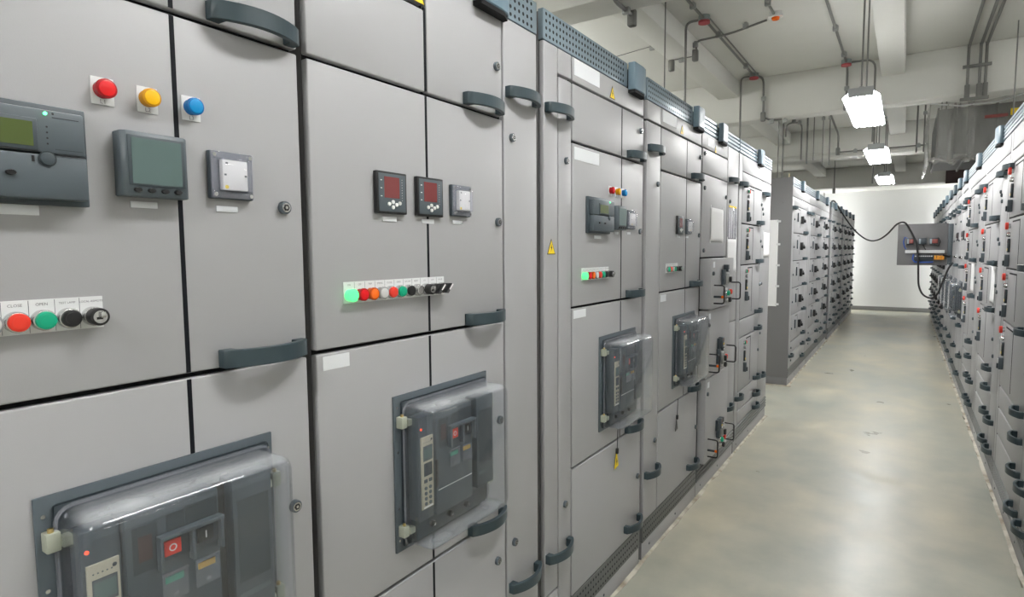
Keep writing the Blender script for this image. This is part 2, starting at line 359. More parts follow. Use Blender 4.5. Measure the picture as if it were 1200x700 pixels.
# ---- air circuit breaker: origin at lower-left of its mounting plate
def acb(c, u0, v0, near=True, W=.375):
    b = MB(); b.box(0, .006, 0, W, 0, .388, 'slate_mid', .001)
    b.box(.006, .014, .02, W-.012, .01, .374, 'slate_deep', .006)
    for y in (.010, W-.010):
        for z in (.03, .11, .25, .36): b.cyl((.006, y, z), .0032, .0012, 'chrome', seg=8)
    p = c.part('circuit_breaker', b, (0, u0, v0), label='clear-covered circuit breaker on a slate plate')
    def sub(n, mb, key, loc=(0, 0, 0), label=None):
        o = obj(n, cached(key, mb), p, loc)
        if label: o['label'] = label
        return o
    def body():
        b = MB(); b.box(.014, .050, .036, .089, .075, .335, 'slate', .003); b.box(.014, .058, .091, .236, .075, .338, 'slate', .003)
        b.box(.014, .055, .262, .338, .085, .338, 'slate', .003); b.box(.014, .03, .234, .264, .08, .33, 'black')
        b.box(.058, .0585, .1, .1365, .245, .318, 'slate_deep'); b.box(.058, .0585, .150, .178, .285, .322, 'slate_deep')
        b.box(.058, .0585, .180, .232, .282, .325, 'slate_deep')
        b.box(.058, .0592, .096, .232, .138, .1395, 'plate'); b.box(.0585, .0589, .108, .128, .262, .302, 'maroon')
        b.box(.055, .0555, .268, .33, .12, .13, 'slate_mid'); b.box(.055, .0555, .27, .33, .15, .30, 'slate_deep')
        b.box(.014, .03, .045, .335, .02, .07, 'slate_deep', .003)
        for y in (.10, .17, .24): b.cyl((.03, y, .045), .008, .01, 'black', seg=14); b.cyl((.04, y, .045), .004, .002, 'chrome', seg=10)
        b.box(.058, .064, .085, .092, .15, .22, 'black', .001)
        return b
    sub('breaker_body', body, 'breaker_body')
    def trip():
        b = MB(); b.box(0, .004, 0, .043, 0, .18, 'beige', .001); b.box(.004, .0046, .008, .037, .125, .152, 'lcd_grey')
        b.box(.004, .0045, .006, .039, .12, .157, 'slate'); b.box(.004, .0046, .008, .037, .082, .114, 'slate_deep')
        for k in range(5): b.disc(.0047, .008+k*.006, .166, .0012, 'slate', 8)
        b.disc(.0047, .036, .170, .0032, 'slate_deep', 12)
        for i in range(2):
            b.box(.004, .006, .008+i*.017, .018+i*.017, .066, .074, 'slate')
            for k in range(4): b.cyl((.004, .013+i*.016, .052-k*.013), .0045, .002, 'slate_mid', seg=12)
        b.box(.004, .0045, .006, .038, .002, .006, 'white'); return b
    sub('trip_unit', trip, 'trip_unit', (.050, .041, .105), 'beige trip unit with two small displays')
    def frame():
        b = MB()
        b.box(0, .006, 0, .102, .055, .065, 'slate_mid', .001); b.box(0, .016, 0, .102, .06, .066, 'slate_mid', .001)
        for y in (0, .049, .097): b.box(0, .014, y, y+.005, .01, .066, 'slate_mid', .001)
        b.box(0, .004, .004, .098, .022, .058, 'slate_deep'); return b
    sub('button_frame', frame, 'button_frame', (.058, .134, .228))
    def off():
        b = MB(); b.box(0, .005, -.013, .013, -.012, .012, 'redpush', .001)
        t = [(.006*math.cos(a), .006*math.sin(a)) for a in [2*PI*k/16 for k in range(16)]]
        for k in range(16):
            a, d = t[k], t[(k+1) % 16]; b.prism([a, d, (d[0]*.7, d[1]*.7), (a[0]*.7, a[1]*.7)], .005, .0054, 'plate')
        return b
    sub('off_button', off, 'off_button', (.061, .155, .270), 'red off button marked with a circle')
    def on():
        b = MB(); b.box(0, .005, -.013, .013, -.012, .012, 'black', .001); b.box(.005, .0054, -.001, .001, -.006, .006, 'plate'); return b
    sub('on_button', on, 'on_button', (.061, .208, .270), 'black on button marked with a bar')
    def flap(cc):
        def f():
            b = MB(); b.box(.004, .0055, 0, .040, 0, .046, 'flap', .0005); b.box(.0008, .003, .006, .034, .028, .038, cc)
            b.box(.0056, .0075, .016, .024, .006, .012, 'clearbox', .001); b.box(.0055, .0075, 0, .040, .043, .047, 'flap'); return b
        return f
    sub('clear_flap', flap('green'), 'clear_flap_green', (.058, .138, .184), 'clear flap over a green label')
    sub('clear_flap', flap('amber'), 'clear_flap_amber', (.058, .190, .184), 'clear flap over a yellow label')
    sub('indicator_light', lambda: MB().cyl((0, 0, 0), .0028, .002, 'ledred', seg=12), 'breaker_led', (.050, .044, .305), 'small lit red indicator')
    def cov():
        b = MB(); t = bmesh.new(); bmesh.ops.create_cube(t, size=1)
        x0, x1, y0, y1, z0, z1 = .004, .102, .024, W-.014, .012, .366
        for v in t.verts: v.co = Vector(((x0+x1)/2+v.co.x*(x1-x0), (y0+y1)/2+v.co.y*(y1-y0), (z0+z1)/2+v.co.z*(z1-z0)))
        ed = [e for e in t.edges if any(v.co.x > x1-1e-4 for v in e.verts)]
        bmesh.ops.bevel(t, geom=ed, offset=.026, segments=5, profile=.5, affect='EDGES')
        bmesh.ops.delete(t, geom=[f for f in t.faces if all(v.co.x < x0+1e-4 for v in f.verts)], context='FACES')
        b.merge(t, 'cover')
        r = bmesh.new()
        return b
    o = sub('transparent_cover', cov, ('transparent_cover', W), label='domed clear plastic cover')
    sm = o.modifiers.new('s', 'SOLIDIFY'); sm.thickness = .0025; sm.offset = -1
    def gask():
        b = MB(); r = .022; pts = []
        y0, y1, z0, z1 = .021, W-.011, .009, .369
        for cy, cz, a0 in ((y1-r, z1-r, 0), (y0+r, z1-r, 90), (y0+r, z0+r, 180), (y1-r, z0+r, 270)):
            for k in range(5):
                a = math.radians(a0+k*22.5); pts.append((.016, cy+r*math.cos(a), cz+r*math.sin(a)))
        pts.append(pts[0]); b.tube(pts, .003, 'clearbox', 6); return b
    sub('cover_rim', gask, ('cover_rim', W), label='pale plastic rim around the cover')
    def clip(sg):
        def f():
            b = MB(); b.box(.006, .026, -.016*sg-.008, -.016*sg+.010, -.014, .014, 'clip', .002)
            b.box(.014, .030, -.006, .012 if sg > 0 else .004, -.010, .006, 'clip', .002)
            b.cyl((.018, -.016*sg, .014), .004, .006, 'brass', 'z', 10, bev=.001); return b
        return f
    for z in (.055, .325): sub('cover_clip', clip(1), 'cover_clip_l', (.0, .030, z), 'grey-green clip with a brass screw')
    for z in (.075, .30): sub('cover_clip', clip(-1), 'cover_clip_r', (.0, W-.022, z), 'grey-green clip with a brass screw')
    return p

# ------------------------------------------------------------------ cabinet
class Cab:
    def __init__(s, label, X, Y, W, rotz=0, depth=.8, group=None, H=2.19, name='switchgear_cabinet', base=True):
        s.root = thing(name, label, 'electrical cabinet', (X, Y, 0), rotz, group); s.W = W; s.depth = depth
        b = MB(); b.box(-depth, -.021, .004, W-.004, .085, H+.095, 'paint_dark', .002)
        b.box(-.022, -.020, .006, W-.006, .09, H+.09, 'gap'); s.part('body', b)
        if base:
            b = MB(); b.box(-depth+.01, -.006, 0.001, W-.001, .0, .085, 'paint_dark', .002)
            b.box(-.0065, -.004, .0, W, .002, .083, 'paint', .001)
            for k in range(max(2, int(W/.4))): b.cyl((-.004, .1+k*.4, .045), .006, .002, 'slate', seg=10)
            s.part('plinth', b)
    def part(s, name, me, loc=(0, 0, 0), parent=None, label=None, rot=None):
        o = obj(name, me, parent or s.root, loc, rot)
        if label: o['label'] = label
        return o
    def door(s, u0, u1, v0, v1, handles=(), locks=(), line=None, name='door', th=.019, w=0, m='paint', hl=.175, lines=()):
        b = MB(); b.box(w-th, w, u0+.0025, u1-.0025, v0+.0005, v1-.0005, m, .0035, 3)
        o = s.part(name, b)
        for (u, v) in handles: s.part('handle', cached(('handle', hl), lambda: m_handle(hl)), (w, u, v), o, 'dark blue-grey arched pull handle')
        for (u, v) in locks: s.part('lock', cached('lock', m_lock), (w, u, v), o, 'round dark lock')
        if line is not None:
            b = MB(); b.box(w-.003, w+.0006, line-.0038, line+.0038, v0+.002, v1-.002, 'strip'); s.part('black_strip', b, parent=o, label='black vertical strip')
        for pts in lines:
            b = MB()
            for (ya, za), (yb, zb) in zip(pts, pts[1:]):
                b.box(w-.003, w+.0008, min(ya, yb)-.0045, max(ya, yb)+.0045, min(za, zb)-.0045, max(za, zb)+.0045, 'strip')
            s.part('black_strip', b, parent=o, label='black angled slot line')
        return o
    def grille(s, u0, u1, kind='perf', v=2.193, H=.097):
        f = {'perf': lambda: perforated(u1-u0, H), 'slat': lambda: slatted(u1-u0, H)}[kind]
        s.part('top_grille', f(), (.0, u0, v), label='blue-grey perforated top grille' if kind == 'perf' else 'blue-grey slatted top grille')
    def lowgrille(s, u0, u1, kind='perf'):
        b = low_perf(u1-u0, .097) if kind == 'perf' else slatted(u1-u0, .097, 'lowgrille')
        s.part('bottom_grille', b, (0, u0, .088), label='dark bottom ventilation grille')
    def block(s, u): s.part('corner_block', cached('corner_block', m_block), (.0, u, 2.183), label='blue-grey moulded block on the top grille')
    def sticker(s, u0, u1, v0, v1):
        b = MB(); b.box(0, .0008, u0, u1, v0, v1, 'sticker'); s.part('blank_label', b, label='blank white label')
    def warn(s, u, v, sc=1.0):
        o = s.part('warning_sign', cached('warning_sign', m_warning), (.0003, u, v), label='yellow triangle with a black lightning bolt')
        o.scale = (1, sc, sc)
    def meter96(s, u, v):
        p = s.part('power_meter', cached('power_meter', m_meter96), (0, u, v), label='square meter with a dark red display')
        s.part('display', cached('red_display', m_redscreen), (.013, 0, 0), p, 'dark red display')
        for dy, dz in ((-.012, -.026), (0, -.021), (0, -.033), (.011, -.027), (.022, -.023)):
            s.part('button', cached('navigation_button', m_navbutton), (.013, dy, dz), p)
    def relay(s, u, v):
        p = s.part('relay', cached('relay', m_relay), (0, u, v), label='square relay with white face')
        s.part('relay_cover', cached('relay_cover', m_relaycover), (0, 0, 0), p, 'clear screwed cover')
    def display(s, u, v):
        p = s.part('display_unit', cached('display_unit', m_display), (0, u, v), label='square slate display unit')
        s.part('screen', cached('display_screen', m_display_screen), (.028, 0, 0), p, 'blank grey-green screen')
        for k in range(4): s.part('button', cached('oval_button', m_oval), (.028, -.030+k*.020, -.0405), p)
    def relaymeter(s, u, v):
        p = s.part('protection_relay', cached('protection_relay', m_relaymeter), (0, u, v), label='wide slate protection relay')
        s.part('screen', cached('relay_screen', m_relayscreen), (.034, 0, .023), p, 'green screen')
        s.part('button', cached('round_button', m_roundbtn), (.0335, .044, -.008), p)
        s.part('button', cached('oval_button', m_oval), (.0335, .003, -.030), p); s.part('button', cached('oval_button', m_oval), (.0335, -.047, -.030), p)
        s.part('indicator_light', cached('green_led', lambda: MB().cyl((0, 0, 0), .0022, .002, 'ledgreen', seg=12)), (.034, .044, .0525), p, 'small lit green indicator')
    def nametag(s, u, v, w=.045, h=.012): s.part('name_plate', cached(('name_plate', w), lambda: m_nametag(w, h)), (0, u, v), label='small blank white name plate')
    def lamp(s, u, v, c, txt):
        b = MB(); b.box(0, .002, -.0155, .0155, -.020, .020, 'plate', .0004); b.text(txt, .009, .0022, 0, -.0155, 'ink')
        p = s.part('lamp_plate', b, (0, u, v), label='white plate marked ' + txt)
        s.part('indicator_lamp', cached(('indicator_lamp', c), lambda: m_lamp(c)), (.002, 0, .002), p, {'red': 'red', 'amber': 'yellow', 'blue': 'blue'}[c] + ' round lamp')
    def strip(s, u0, v0, items, pitch=.0304, texts=None, H=.047):
        W = pitch*len(items); b = MB(); b.box(0, .002, 0, W, 0, H, 'plate', .0004)
        for k in range(1, len(items)): b.box(.002, .0022, k*pitch-.0003, k*pitch+.0003, .001, H-.001, 'slate_mid')
        for k, t in enumerate(texts or []):
            if t: b.text(t, .0056 if len(t) < 7 else .0042, .0023, (k+.5)*pitch, H-.007, 'ink')
        p = s.part('button_strip', b, (0, u0, v0), label='white strip carrying a row of %d buttons and lamps' % len(items))
        nm = {'red': 'red lamp', 'orange': 'orange lamp', 'greenlit': 'lit green lamp', 'clearlamp': 'white lamp', 'P:redpush': 'red push button', 'P:green': 'green push button', 'P:black': 'black push button', 'K': 'key switch', 'S': 'black selector switch', 'P:chrome': 'plain metal button'}
        for k, it in enumerate(items):
            loc = (.002, (k+.5)*pitch, .018)
            if it == 'K': s.part('key_switch', cached('key_switch', m_key), loc, p, nm[it])
            elif it == 'S': s.part('selector_switch', cached('selector_switch', m_selector), loc, p, nm[it])
            elif it.startswith('P:'): s.part('push_button', cached(('push_button', it), lambda: m_push(it[2:])), loc, p, nm[it])
            else: s.part('indicator_lamp', cached(('indicator_lamp', it), lambda: m_lamp(it)), loc, p, nm[it])
    def eyebolt(s, u):
        b = MB(); pts = [(-.05+0*k, .016*math.cos(2*PI*k/12), .018+.016*math.sin(2*PI*k/12)) for k in range(13)]
        b.tube(pts, .005, 'cream'); b.cyl((-.05, 0, -.006), .012, .008, 'cream', 'z', 12)
        s.part('lifting_eye', b, (0, u, 2.29), label='cream lifting eye')

ITEMS8 = ['greenlit', 'red', 'orange', 'clearlamp', 'P:redpush', 'P:green', 'P:black', 'K']
TXT8 = ['ON', 'OFF', 'TRIP', 'SPRING', 'CLOSE', 'OPEN', 'TEST LAMP', 'LOCAL-REMOTE']
XL = -1.01
GL = 'switchgear cabinets in the near left row'

# ---- cabinet 1 (nearest, cut by the left edge of the photo); local u = world Y + .13
c = Cab('nearest grey switchgear cabinet, cut off by the left edge, with large lamps', XL, -.13, .897, group=GL)
o = .13
c.door(0, .20, .19, 2.19, [(.01, 1.975), (.01, .42)], [(.165, 1.8)])
c.door(.207, .655, 2.105, 2.19); c.door(.655, .897, 2.105, 2.19)
c.door(.207, .897, 1.897, 2.095, [(.583+o, 1.914)], [(.72+o, 2.04)], line=.525+o)
c.door(.207, .897, 1.297, 1.889, [(.578+o, 1.314)], [(.722+o, 1.588)], line=.525+o)
c.door(.207, .897, .692, 1.289, [(.578+o, .710)], [(.722+o, .992)], line=.525+o)
c.door(.207, .897, .19, .684, [(.578+o, .25)], [(.722+o, .55)], line=.525+o)
c.grille(0, .897); c.block(.73); c.lowgrille(0, .897)
c.lamp(.418+o, 1.743, 'red', 'L1'); c.lamp(.481+o, 1.743, 'amber', 'L2'); c.lamp(.550+o, 1.743, 'blue', 'L3')
c.relaymeter(.289+o, 1.638); c.nametag(.295+o, 1.562, .07, .014)
c.display(.478+o, 1.639); c.nametag(.468+o, 1.578, .040, .010)
c.relay(.612+o, 1.637); c.nametag(.606+o, 1.579, .040, .010)
c.strip(.158+o, 1.391, ITEMS8, texts=TXT8)
acb(c, .298+o, .770)

# ---- cabinet 2
c = Cab('grey switchgear cabinet with two red-screened square meters and a strip of eleven buttons', XL, .785, .89, group=GL)
o = -.785
c.door(0, .355, 2.105, 2.19); c.door(0, .355, 1.897, 2.095)
c.door(.36, .693, 1.897, 2.19, [(1.288+o, 1.914)], [(1.445+o, 2.035)])
b = MB(); b.box(-.003, .0006, 1.136+o, 1.1435+o, 1.90, 2.10, 'strip'); c.part('black_strip', b, label='black vertical strip')
c.door(0, .693, 1.297, 1.889, [(1.285+o, 1.314)], [(1.447+o, 1.588)], line=1.139+o)
c.door(0, .693, .692, 1.289, [(1.285+o, .710)], [(1.447+o, .992)], line=1.139+o)
c.door(0, .693, .19, .684, [(1.285+o, .25)], [(1.43+o, .555)], line=1.139+o)
c.door(.697, .89, .19, 2.19, [(1.492+o, 1.975), (1.492+o, .435)], [(1.525+o, 1.845), (1.525+o, .575)])
c.grille(0, .69); c.grille(.697, .89); c.block(.55); c.lowgrille(0, .89)
c.warn(1.115+o, 2.128, .95)
c.meter96(1.005+o, 1.638); c.meter96(1.139+o, 1.638); c.relay(1.264+o, 1.637)
c.nametag(1.005+o, 1.578, .045, .011); c.nametag(1.139+o, 1.578, .045, .011); c.nametag(1.258+o, 1.580, .04, .010)
c.strip(.862+o, 1.390, ['greenlit', 'red', 'orange', 'clearlamp', 'P:redpush', 'P:green', 'P:black', 'P:chrome', 'K', 'S', 'S'],
        texts=['ON', 'OFF', 'TRIP', 'SPRING', 'CLOSE', 'OPEN', 'TEST LAMP', 'RESET', 'L R', 'A M', 'M A B'])
acb(c, 1.0+o, .768); c.sticker(.803+o, .874+o, 1.253, 1.283)

# ---- cabinet 3
c = Cab('grey switchgear cabinet with three coloured lamps and two long blank labels, third from left', XL, 1.716, .894, group=GL)
o = -1.716
c.door(0, .0975, .285, 2.19); c.door(.0975, .197, 2.105, 2.19)
c.door(.1005, .197, .19, 2.097, locks=[(1.87+o, 1.818), (1.862+o, .575)])
c.part('handle', cached(('handle', .175), m_handle), (0, .006, 1.975), label='dark blue-grey arched pull handle')
c.part('handle', cached(('handle', .175), m_handle), (0, .006, .425), label='dark blue-grey arched pull handle')
c.door(0, .0975, .19, .277)
c.door(.203, .894, 2.105, 2.19)
L3 = 2.362+o
c.door(.203, .894, 1.897, 2.097, [(2.415+o, 1.914)], [(2.57+o, 2.035)], line=L3)
c.door(.203, .894, 1.297, 1.889, [(2.415+o, 1.314)], [(2.57+o, 1.588)], line=L3)
c.door(.203, .894, .692, 1.289, [(2.415+o, .710)], [(2.57+o, .992)], line=L3)
c.door(.203, .894, .19, .684, [(2.415+o, .25)], [(2.57+o, .45)])
c.grille(0, .70); c.grille(.86, .894); c.block(.705); c.lowgrille(0, .894); c.eyebolt(.83)
c.sticker(1.933+o, 2.142+o, 2.128, 2.186); c.sticker(1.934+o, 2.142+o, 1.832, 1.877); c.sticker(1.93+o, 2.03+o, 1.252, 1.283)
c.warn(2.262+o, 2.135, .9); c.warn(1.765+o, 1.515, .95)
for u, cc, t in ((2.245, 'red', 'L1'), (2.307, 'amber', 'L2'), (2.372, 'blue', 'L3')): c.lamp(u+o, 1.743, cc, t)
c.relaymeter(2.125+o, 1.638); c.nametag(2.13+o, 1.555, .06, .012)
c.display(2.31+o, 1.637); c.nametag(2.31+o, 1.575, .04, .010); c.relay(2.445+o, 1.635); c.nametag(2.44+o, 1.577, .04, .010)
c.strip(1.990+o, 1.390, ITEMS8, texts=TXT8)
acb(c, 2.145+o, .770)

# ---- cabinet 4
c = Cab('grey switchgear cabinet with one small red-screened meter and a short strip of six buttons', XL, 2.65, .87, group=GL)
o = -2.65
c.door(0, .187, .19, 2.097, [(.008, 1.975), (.008, .42)], [(2.795+o, 1.82), (2.795+o, .56)])
c.door(0, .187, 2.105, 2.19); c.door(.19, .87, 2.105, 2.19)
L4 = 3.25+o
c.door(.193, .87, 1.897, 2.097, [(3.325+o, 1.914)], [(3.49+o, 2.035)], line=L4)
c.door(.193, .87, 1.297, 1.889, [(3.325+o, 1.314)], [(3.49+o, 1.588)], line=L4)
c.door(.193, .87, .692, 1.289, [(3.325+o, .710)], [(3.49+o, .992)], line=L4)
c.door(.193, .87, .19, .684, [(3.325+o, .25)], [(3.49+o, .45)])
c.grille(0, .69); c.block(.695); c.lowgrille(0, .87); c.eyebolt(.66)
c.sticker(2.86+o, 3.067+o, 2.128, 2.184); c.sticker(2.858+o, 2.94+o, 1.245, 1.28); c.warn(3.155+o, 2.135, .9)
c.meter96(3.125+o, 1.635); c.nametag(3.12+o, 1.575, .045, .011); c.relay(3.275+o, 1.632); c.nametag(3.27+o, 1.574, .04, .010)
c.strip(2.93+o, 1.388, ['P:green', 'P:redpush', 'clearlamp', 'P:green', 'P:black', 'K'], texts=['ON', 'OFF', 'TRIP', 'OPEN', 'TEST LAMP', 'L R'])
acb(c, 3.045+o, .768)

# ---- withdrawable drawer front of cabinet 5
def m_rotary():
    b = MB(); b.box(0, .02, -.04, .0, -.05, .045, 'slate', .002); b.box(0, .035, .004, .045, -.045, .02, 'steel', .004)
    b.box(.035, .05, .012, .036, -.035, .0, 'black', .003); b.box(0, .03, .012, .045, .03, .075, 'slate_deep', .003)
    b.box(.030, .0305, .016, .04, .036, .045, 'plate')
    for k in range(3): b.cyl((.035, .04, -.035+k*.014), .004, .006, 'chrome', seg=8)
    return b
def m_feeder():
    b = MB(); b.box(0, .016, -.03, .0, -.04, .03, 'slate_deep', .002); b.box(0, .03, .004, .034, -.03, .035, 'slate_mid', .003)
    b.box(.03, .0305, .008, .03, .01, .03, 'redglass'); b.box(.03, .0305, .008, .03, -.012, -.002, 'yellow'); b.box(.03, .032, .01, .028, -.026, -.016, 'plate')
    return b
def m_rod():
    b = MB(); b.cyl((0, 0, 0), .007, .045, 'slate_deep', seg=12); b.cyl((.045, 0, 0), .008, .012, 'orange', seg=14, bev=.002); return b
def ctrl(c, p, u, v, colour):
    s = c.part('push_button', cached(('push_button', colour), lambda: m_push(colour)), (.06 if False else 0, u, v), p); return s

c = Cab('grey cabinet of stacked pull-out drawers with papers taped on its tall door', XL, 3.53, .91, group=GL)
o = -3.53
c.door(.02, .60, 1.957, 2.10, locks=[(.05, 2.07)]); c.door(0, .60, 2.105, 2.19); c.door(.605, .91, 1.0, 2.19, [(4.165+o, 1.975)], [(4.20+o, 1.83)])
c.door(.605, .91, .19, .995, [(4.165+o, .40)])
c.door(.02, .60, 1.46, 1.952, locks=[(.06, 1.87), (.56, 1.85), (.06, 1.5)])
def drawer(c, u0, u1, v0, v1, w, gear):
    d = c.door(u0, u1, v0, v1, name='drawer', w=w, th=w+.019, locks=[(u0+.04, v1-.09)])
    for du in (.07, u1-u0-.06):
        c.part('pull_bar', cached('pull_bar', m_uhandle), (w, u0+du, v0+.09), d, 'black U-shaped pull bar')
    c.part('rotary_switch', cached('rotary_switch', m_rotary) if gear else cached('feeder_switch', m_feeder), (w, (u0+u1)/2, v0+.19), d, 'dark switch with a pale lever')
    for it, du, dv, lab in (('P:green', .03, .085, 'green push button'), ('P:redpush', .085, .09, 'red push button'), ('P:black', .07, .04, 'black push button')):
        q = c.part('push_button', cached(('push_button', it), lambda: m_push(it[2:])), (w, (u0+u1)/2+du, v0+dv), d, lab); q.scale = (2.2, 1.35, 1.35)
    c.part('lock_rod', cached('lock_rod', m_rod), (w, u0+.07, v0+.075), d, 'black rod with an orange tip')
    b = MB(); b.box(w, w+.001, u0+.04, u0+.08, v1-.055, v1-.02, 'sticker'); c.part('blank_label', b, parent=d, label='small blank label')
drawer(c, .06, .605, 1.145, 1.452, .05, True)
drawer(c, .06, .605, .722, 1.137, .03, False)
c.part('rotary_switch', cached('rotary_switch', m_rotary), (.03, .33, .83), label='dark switch with a pale lever')
drawer(c, .06, .605, .19, .714, .03, False)
c.part('rotary_switch', cached('rotary_switch', m_rotary), (.03, .36, .34), label='dark switch with a pale lever')
c.grille(0, .33, 'slat'); c.grille(.50, .91, 'slat'); c.block(.345); c.lowgrille(0, .91, 'slat')
c.warn(3.82+o, 2.125, .85); c.eyebolt(.56); c.sticker(.12, .25, 2.125, 2.175)

# ---- motor-control cabinet (cabinet 6 and the right row): lamps on the left, wide panel on the right
def m_indic():
    b = MB(); b.box(0, .012, -.014, .014, -.04, .04, 'slate_deep', .002); b.box(.012, .0125, -.01, .01, .015, .033, 'redglass')
    b.box(.012, .0125, -.01, .01, -.03, -.016, 'yellow'); b.box(.012, .0125, -.01, .01, -.012, .01, 'slate_mid'); return b
def m_toggle():
    b = MB(); b.box(0, .022, -.017, .017, -.035, .035, 'slate_mid', .002); b.box(.022, .03, -.008, .010, -.03, .0, 'slate_deep', .002)
    b.box(.022, .026, .006, .014, .002, .03, 'plate', .001); return b
def m_mushroom():
    b = MB(); b.cyl((0, 0, 0), .014, .012, 'chrome', seg=20); b.cyl((.012, 0, 0), .021, .014, 'redpush', seg=24, bev=.004); return b
def mcc(c, ul, uL, uh, ud, rows, tops, redfirst=True, edge=.10, low=()):
    W = c.W
    c.door(0, edge, .19, 2.19, [(.0, 1.975)] if tops else [], [])
    c.door(edge+.004, W-.004, 2.075, 2.19)
    c.door(ud, W-.004, .19, 2.07, [(u, 1.965) for u in tops[1:2]] if tops else [], [(ud+.06, 1.80), (ud+.03, 1.84), (ud+.05, 1.53), (ud+.05, 1.22), (ud+.04, .80)])
    c.door(edge+.004, ud-.004, rows[0][1]+.006, 2.07, [], [])
    for (v0, v1, kind) in rows:
        L = [[(ul+.07, v1-.022), (uL, v1-.022), (uL, v0+.035)]] if kind else []
        d = c.door(edge+.004, ud-.004, v0+.002, v1-.002, [(uh, v0+.02)], [(ud-.02, (v0+v1)/2+.03)] if kind else [], lines=L)
        if kind == 1 and not redfirst:
            c.part('push_button', cached('mushroom_button', m_mushroom), (0, ul, v1-.045), d, 'red mushroom push button')
            c.part('indicator_lamp', cached(('push_button', 'P:chrome'), lambda: m_push('chrome')), (0, ul-.002, v1-.095), d, 'small metal-rimmed lamp')
            c.part('feeder_meter', cached('feeder_meter', m_indic), (0, ul+.005, v1-.158), d, 'narrow dark meter with a yellow patch')
            c.part('toggle_switch', cached('toggle_switch', m_toggle), (0, ul, v1-.245), d, 'grey toggle switch')
        elif kind == 1:
            g1, g2 = ('redpush', 'green')
            c.part('push_button', cached(('push_button', 'P:'+('green' if redfirst else 'redpush')), lambda: m_push('green')), (0, ul-.012, v1-.045), d)
            c.part('push_button', cached(('push_button', 'P:redpush'), lambda: m_push('redpush')), (0, ul+.022, v1-.045), d, 'red push button')
            c.part('push_button', cached(('indicator_lamp', 'clearlamp'), lambda: m_lamp('clearlamp')), (0, ul+.004, v1-.082), d, 'white lamp')
            c.part('feeder_meter', cached('feeder_meter', m_indic), (0, ul+.005, v1-.148), d, 'narrow dark meter with a yellow patch')
            c.part('toggle_switch', cached('toggle_switch', m_toggle), (0, ul, v1-.235), d, 'grey toggle switch')
    for u, v in low: c.part('handle', cached(('handle', .175), m_handle), (0, u, v), label='dark blue-grey arched pull handle')

ROWS = [(1.70, 1.985, 1), (1.392, 1.695, 1), (.985, 1.387, 1), (.845, .98, 0), (.435, .84, 1), (.295, .43, 0), (.19, .29, 0)]
c = Cab('grey motor-control cabinet with red-green buttons, last of the near left row', XL, 4.46, 1.20, group=GL)
mcc(c, .28, .50, .62, .81, ROWS, [0, .82], low=[(.84, .43), (.0, .41)])
c.grille(0, .59, 'slat'); c.grille(.75, 1.2, 'slat'); c.block(.60); c.lowgrille(0, 1.2, 'slat'); c.eyebolt(.82)

# ------------------------------------------------------------------ far left block
def m_mccb():
    b = MB(); b.box(0, .03, -.03, .03, -.045, .045, 'black', .003); b.box(.03, .05, -.012, .03, -.03, .0, 'black', .003)
    b.box(.03, .0305, -.025, .02, .015, .035, 'slate'); b.box(.0, .035, .034, .062, -.03, .02, 'black', .003); return b
def m_slotbar():
    b = MB(); b.box(0, .012, -.012, .012, -.05, .05, 'slate', .002); return b
def mccb_cab(c, W, rows, tops=True):
    c.door(0, W-.004, 2.085, 2.19); c.door(0, .12, .19, 2.08, [(.0, 1.96), (.0, .33)])
    c.door(.124, .90*W, rows[0][1]+.004, 2.08); c.door(.90*W+.004, W-.004, .19, 2.08, [(.80*W, 1.955)])
    for v0, v1, k in rows:
        L = [[(.30*W, v1-.025), (.42*W, v1-.025), (.42*W, v0+.07)]] if k else []
        d = c.door(.124, .90*W, v0+.002, v1-.002, [(.62*W, v0+.016)], [(.16, (v0+v1)/2)], lines=L)
        if k:
            c.part('moulded_breaker', cached('moulded_breaker', m_mccb), (0, .48*W, (v0+v1)/2+.01), d, 'black moulded breaker with lever')
            c.part('slot_bar', cached('slot_bar', m_slotbar), (0, .28*W, (v0+v1)/2+.03), d)
R2 = [(1.69, 1.985, 1), (1.38, 1.685, 1), (1.075, 1.375, 1), (.77, 1.07, 1), (.475, .765, 1), (.34, .47, 0), (.19, .335, 0)]
XF = -1.04
GF = 'breaker cabinets in the far left row'
def far(label, Y, W, nb=True, kind='m', H=2.18):
    c = Cab(label, XF, Y, W, group=GF)
    if kind == 'm': mccb_cab(c, W, R2)
    c.grille(0, W*.42, 'slat'); c.grille(W*.42+.155, W, 'slat'); c.block(W*.42+.002); c.lowgrille(0, W, 'slat')
    return c
c = far('breaker cabinet with a bare grey side panel, first of the far left row', 7.06, 1.40)
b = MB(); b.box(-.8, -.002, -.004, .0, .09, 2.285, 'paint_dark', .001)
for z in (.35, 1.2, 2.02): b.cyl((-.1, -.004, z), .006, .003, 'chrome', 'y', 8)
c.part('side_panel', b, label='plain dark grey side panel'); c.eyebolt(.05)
far('second breaker cabinet of the far left row, behind the one with the bare side panel', 8.465, 1.32)
far('third breaker cabinet of the far left row, just before the dark vertical gap', 9.79, .96)
for k, (Y, W) in enumerate(((11.12, 1.0), (12.125, .92), (13.3, .9), (14.205, .95), (15.16, 1.1))):
    far(['first breaker cabinet beyond the dark gap in the far left row', 'second breaker cabinet beyond the dark gap, behind the one beside the gap',
         'third breaker cabinet beyond the dark gap, under the start of the hanging cable', 'second to last breaker cabinet in the far left row, near the end wall',
         'last breaker cabinet of the far left row, touching the end wall side'][k], Y, W)
b = MB(); b.box(-.7, -.05, 0, .36, 0, 2.27, 'duct', .002)  # dark box standing in the gap between two cabinets
o = obj('dark_gap_box', b, None, (XF, 10.755, 0)); tag(o, 'dark recessed box filling the gap between the far left breaker cabinets', 'cable compartment')
b = MB(); b.box(-.7, -.05, 0, .24, 0, 2.27, 'duct', .002)
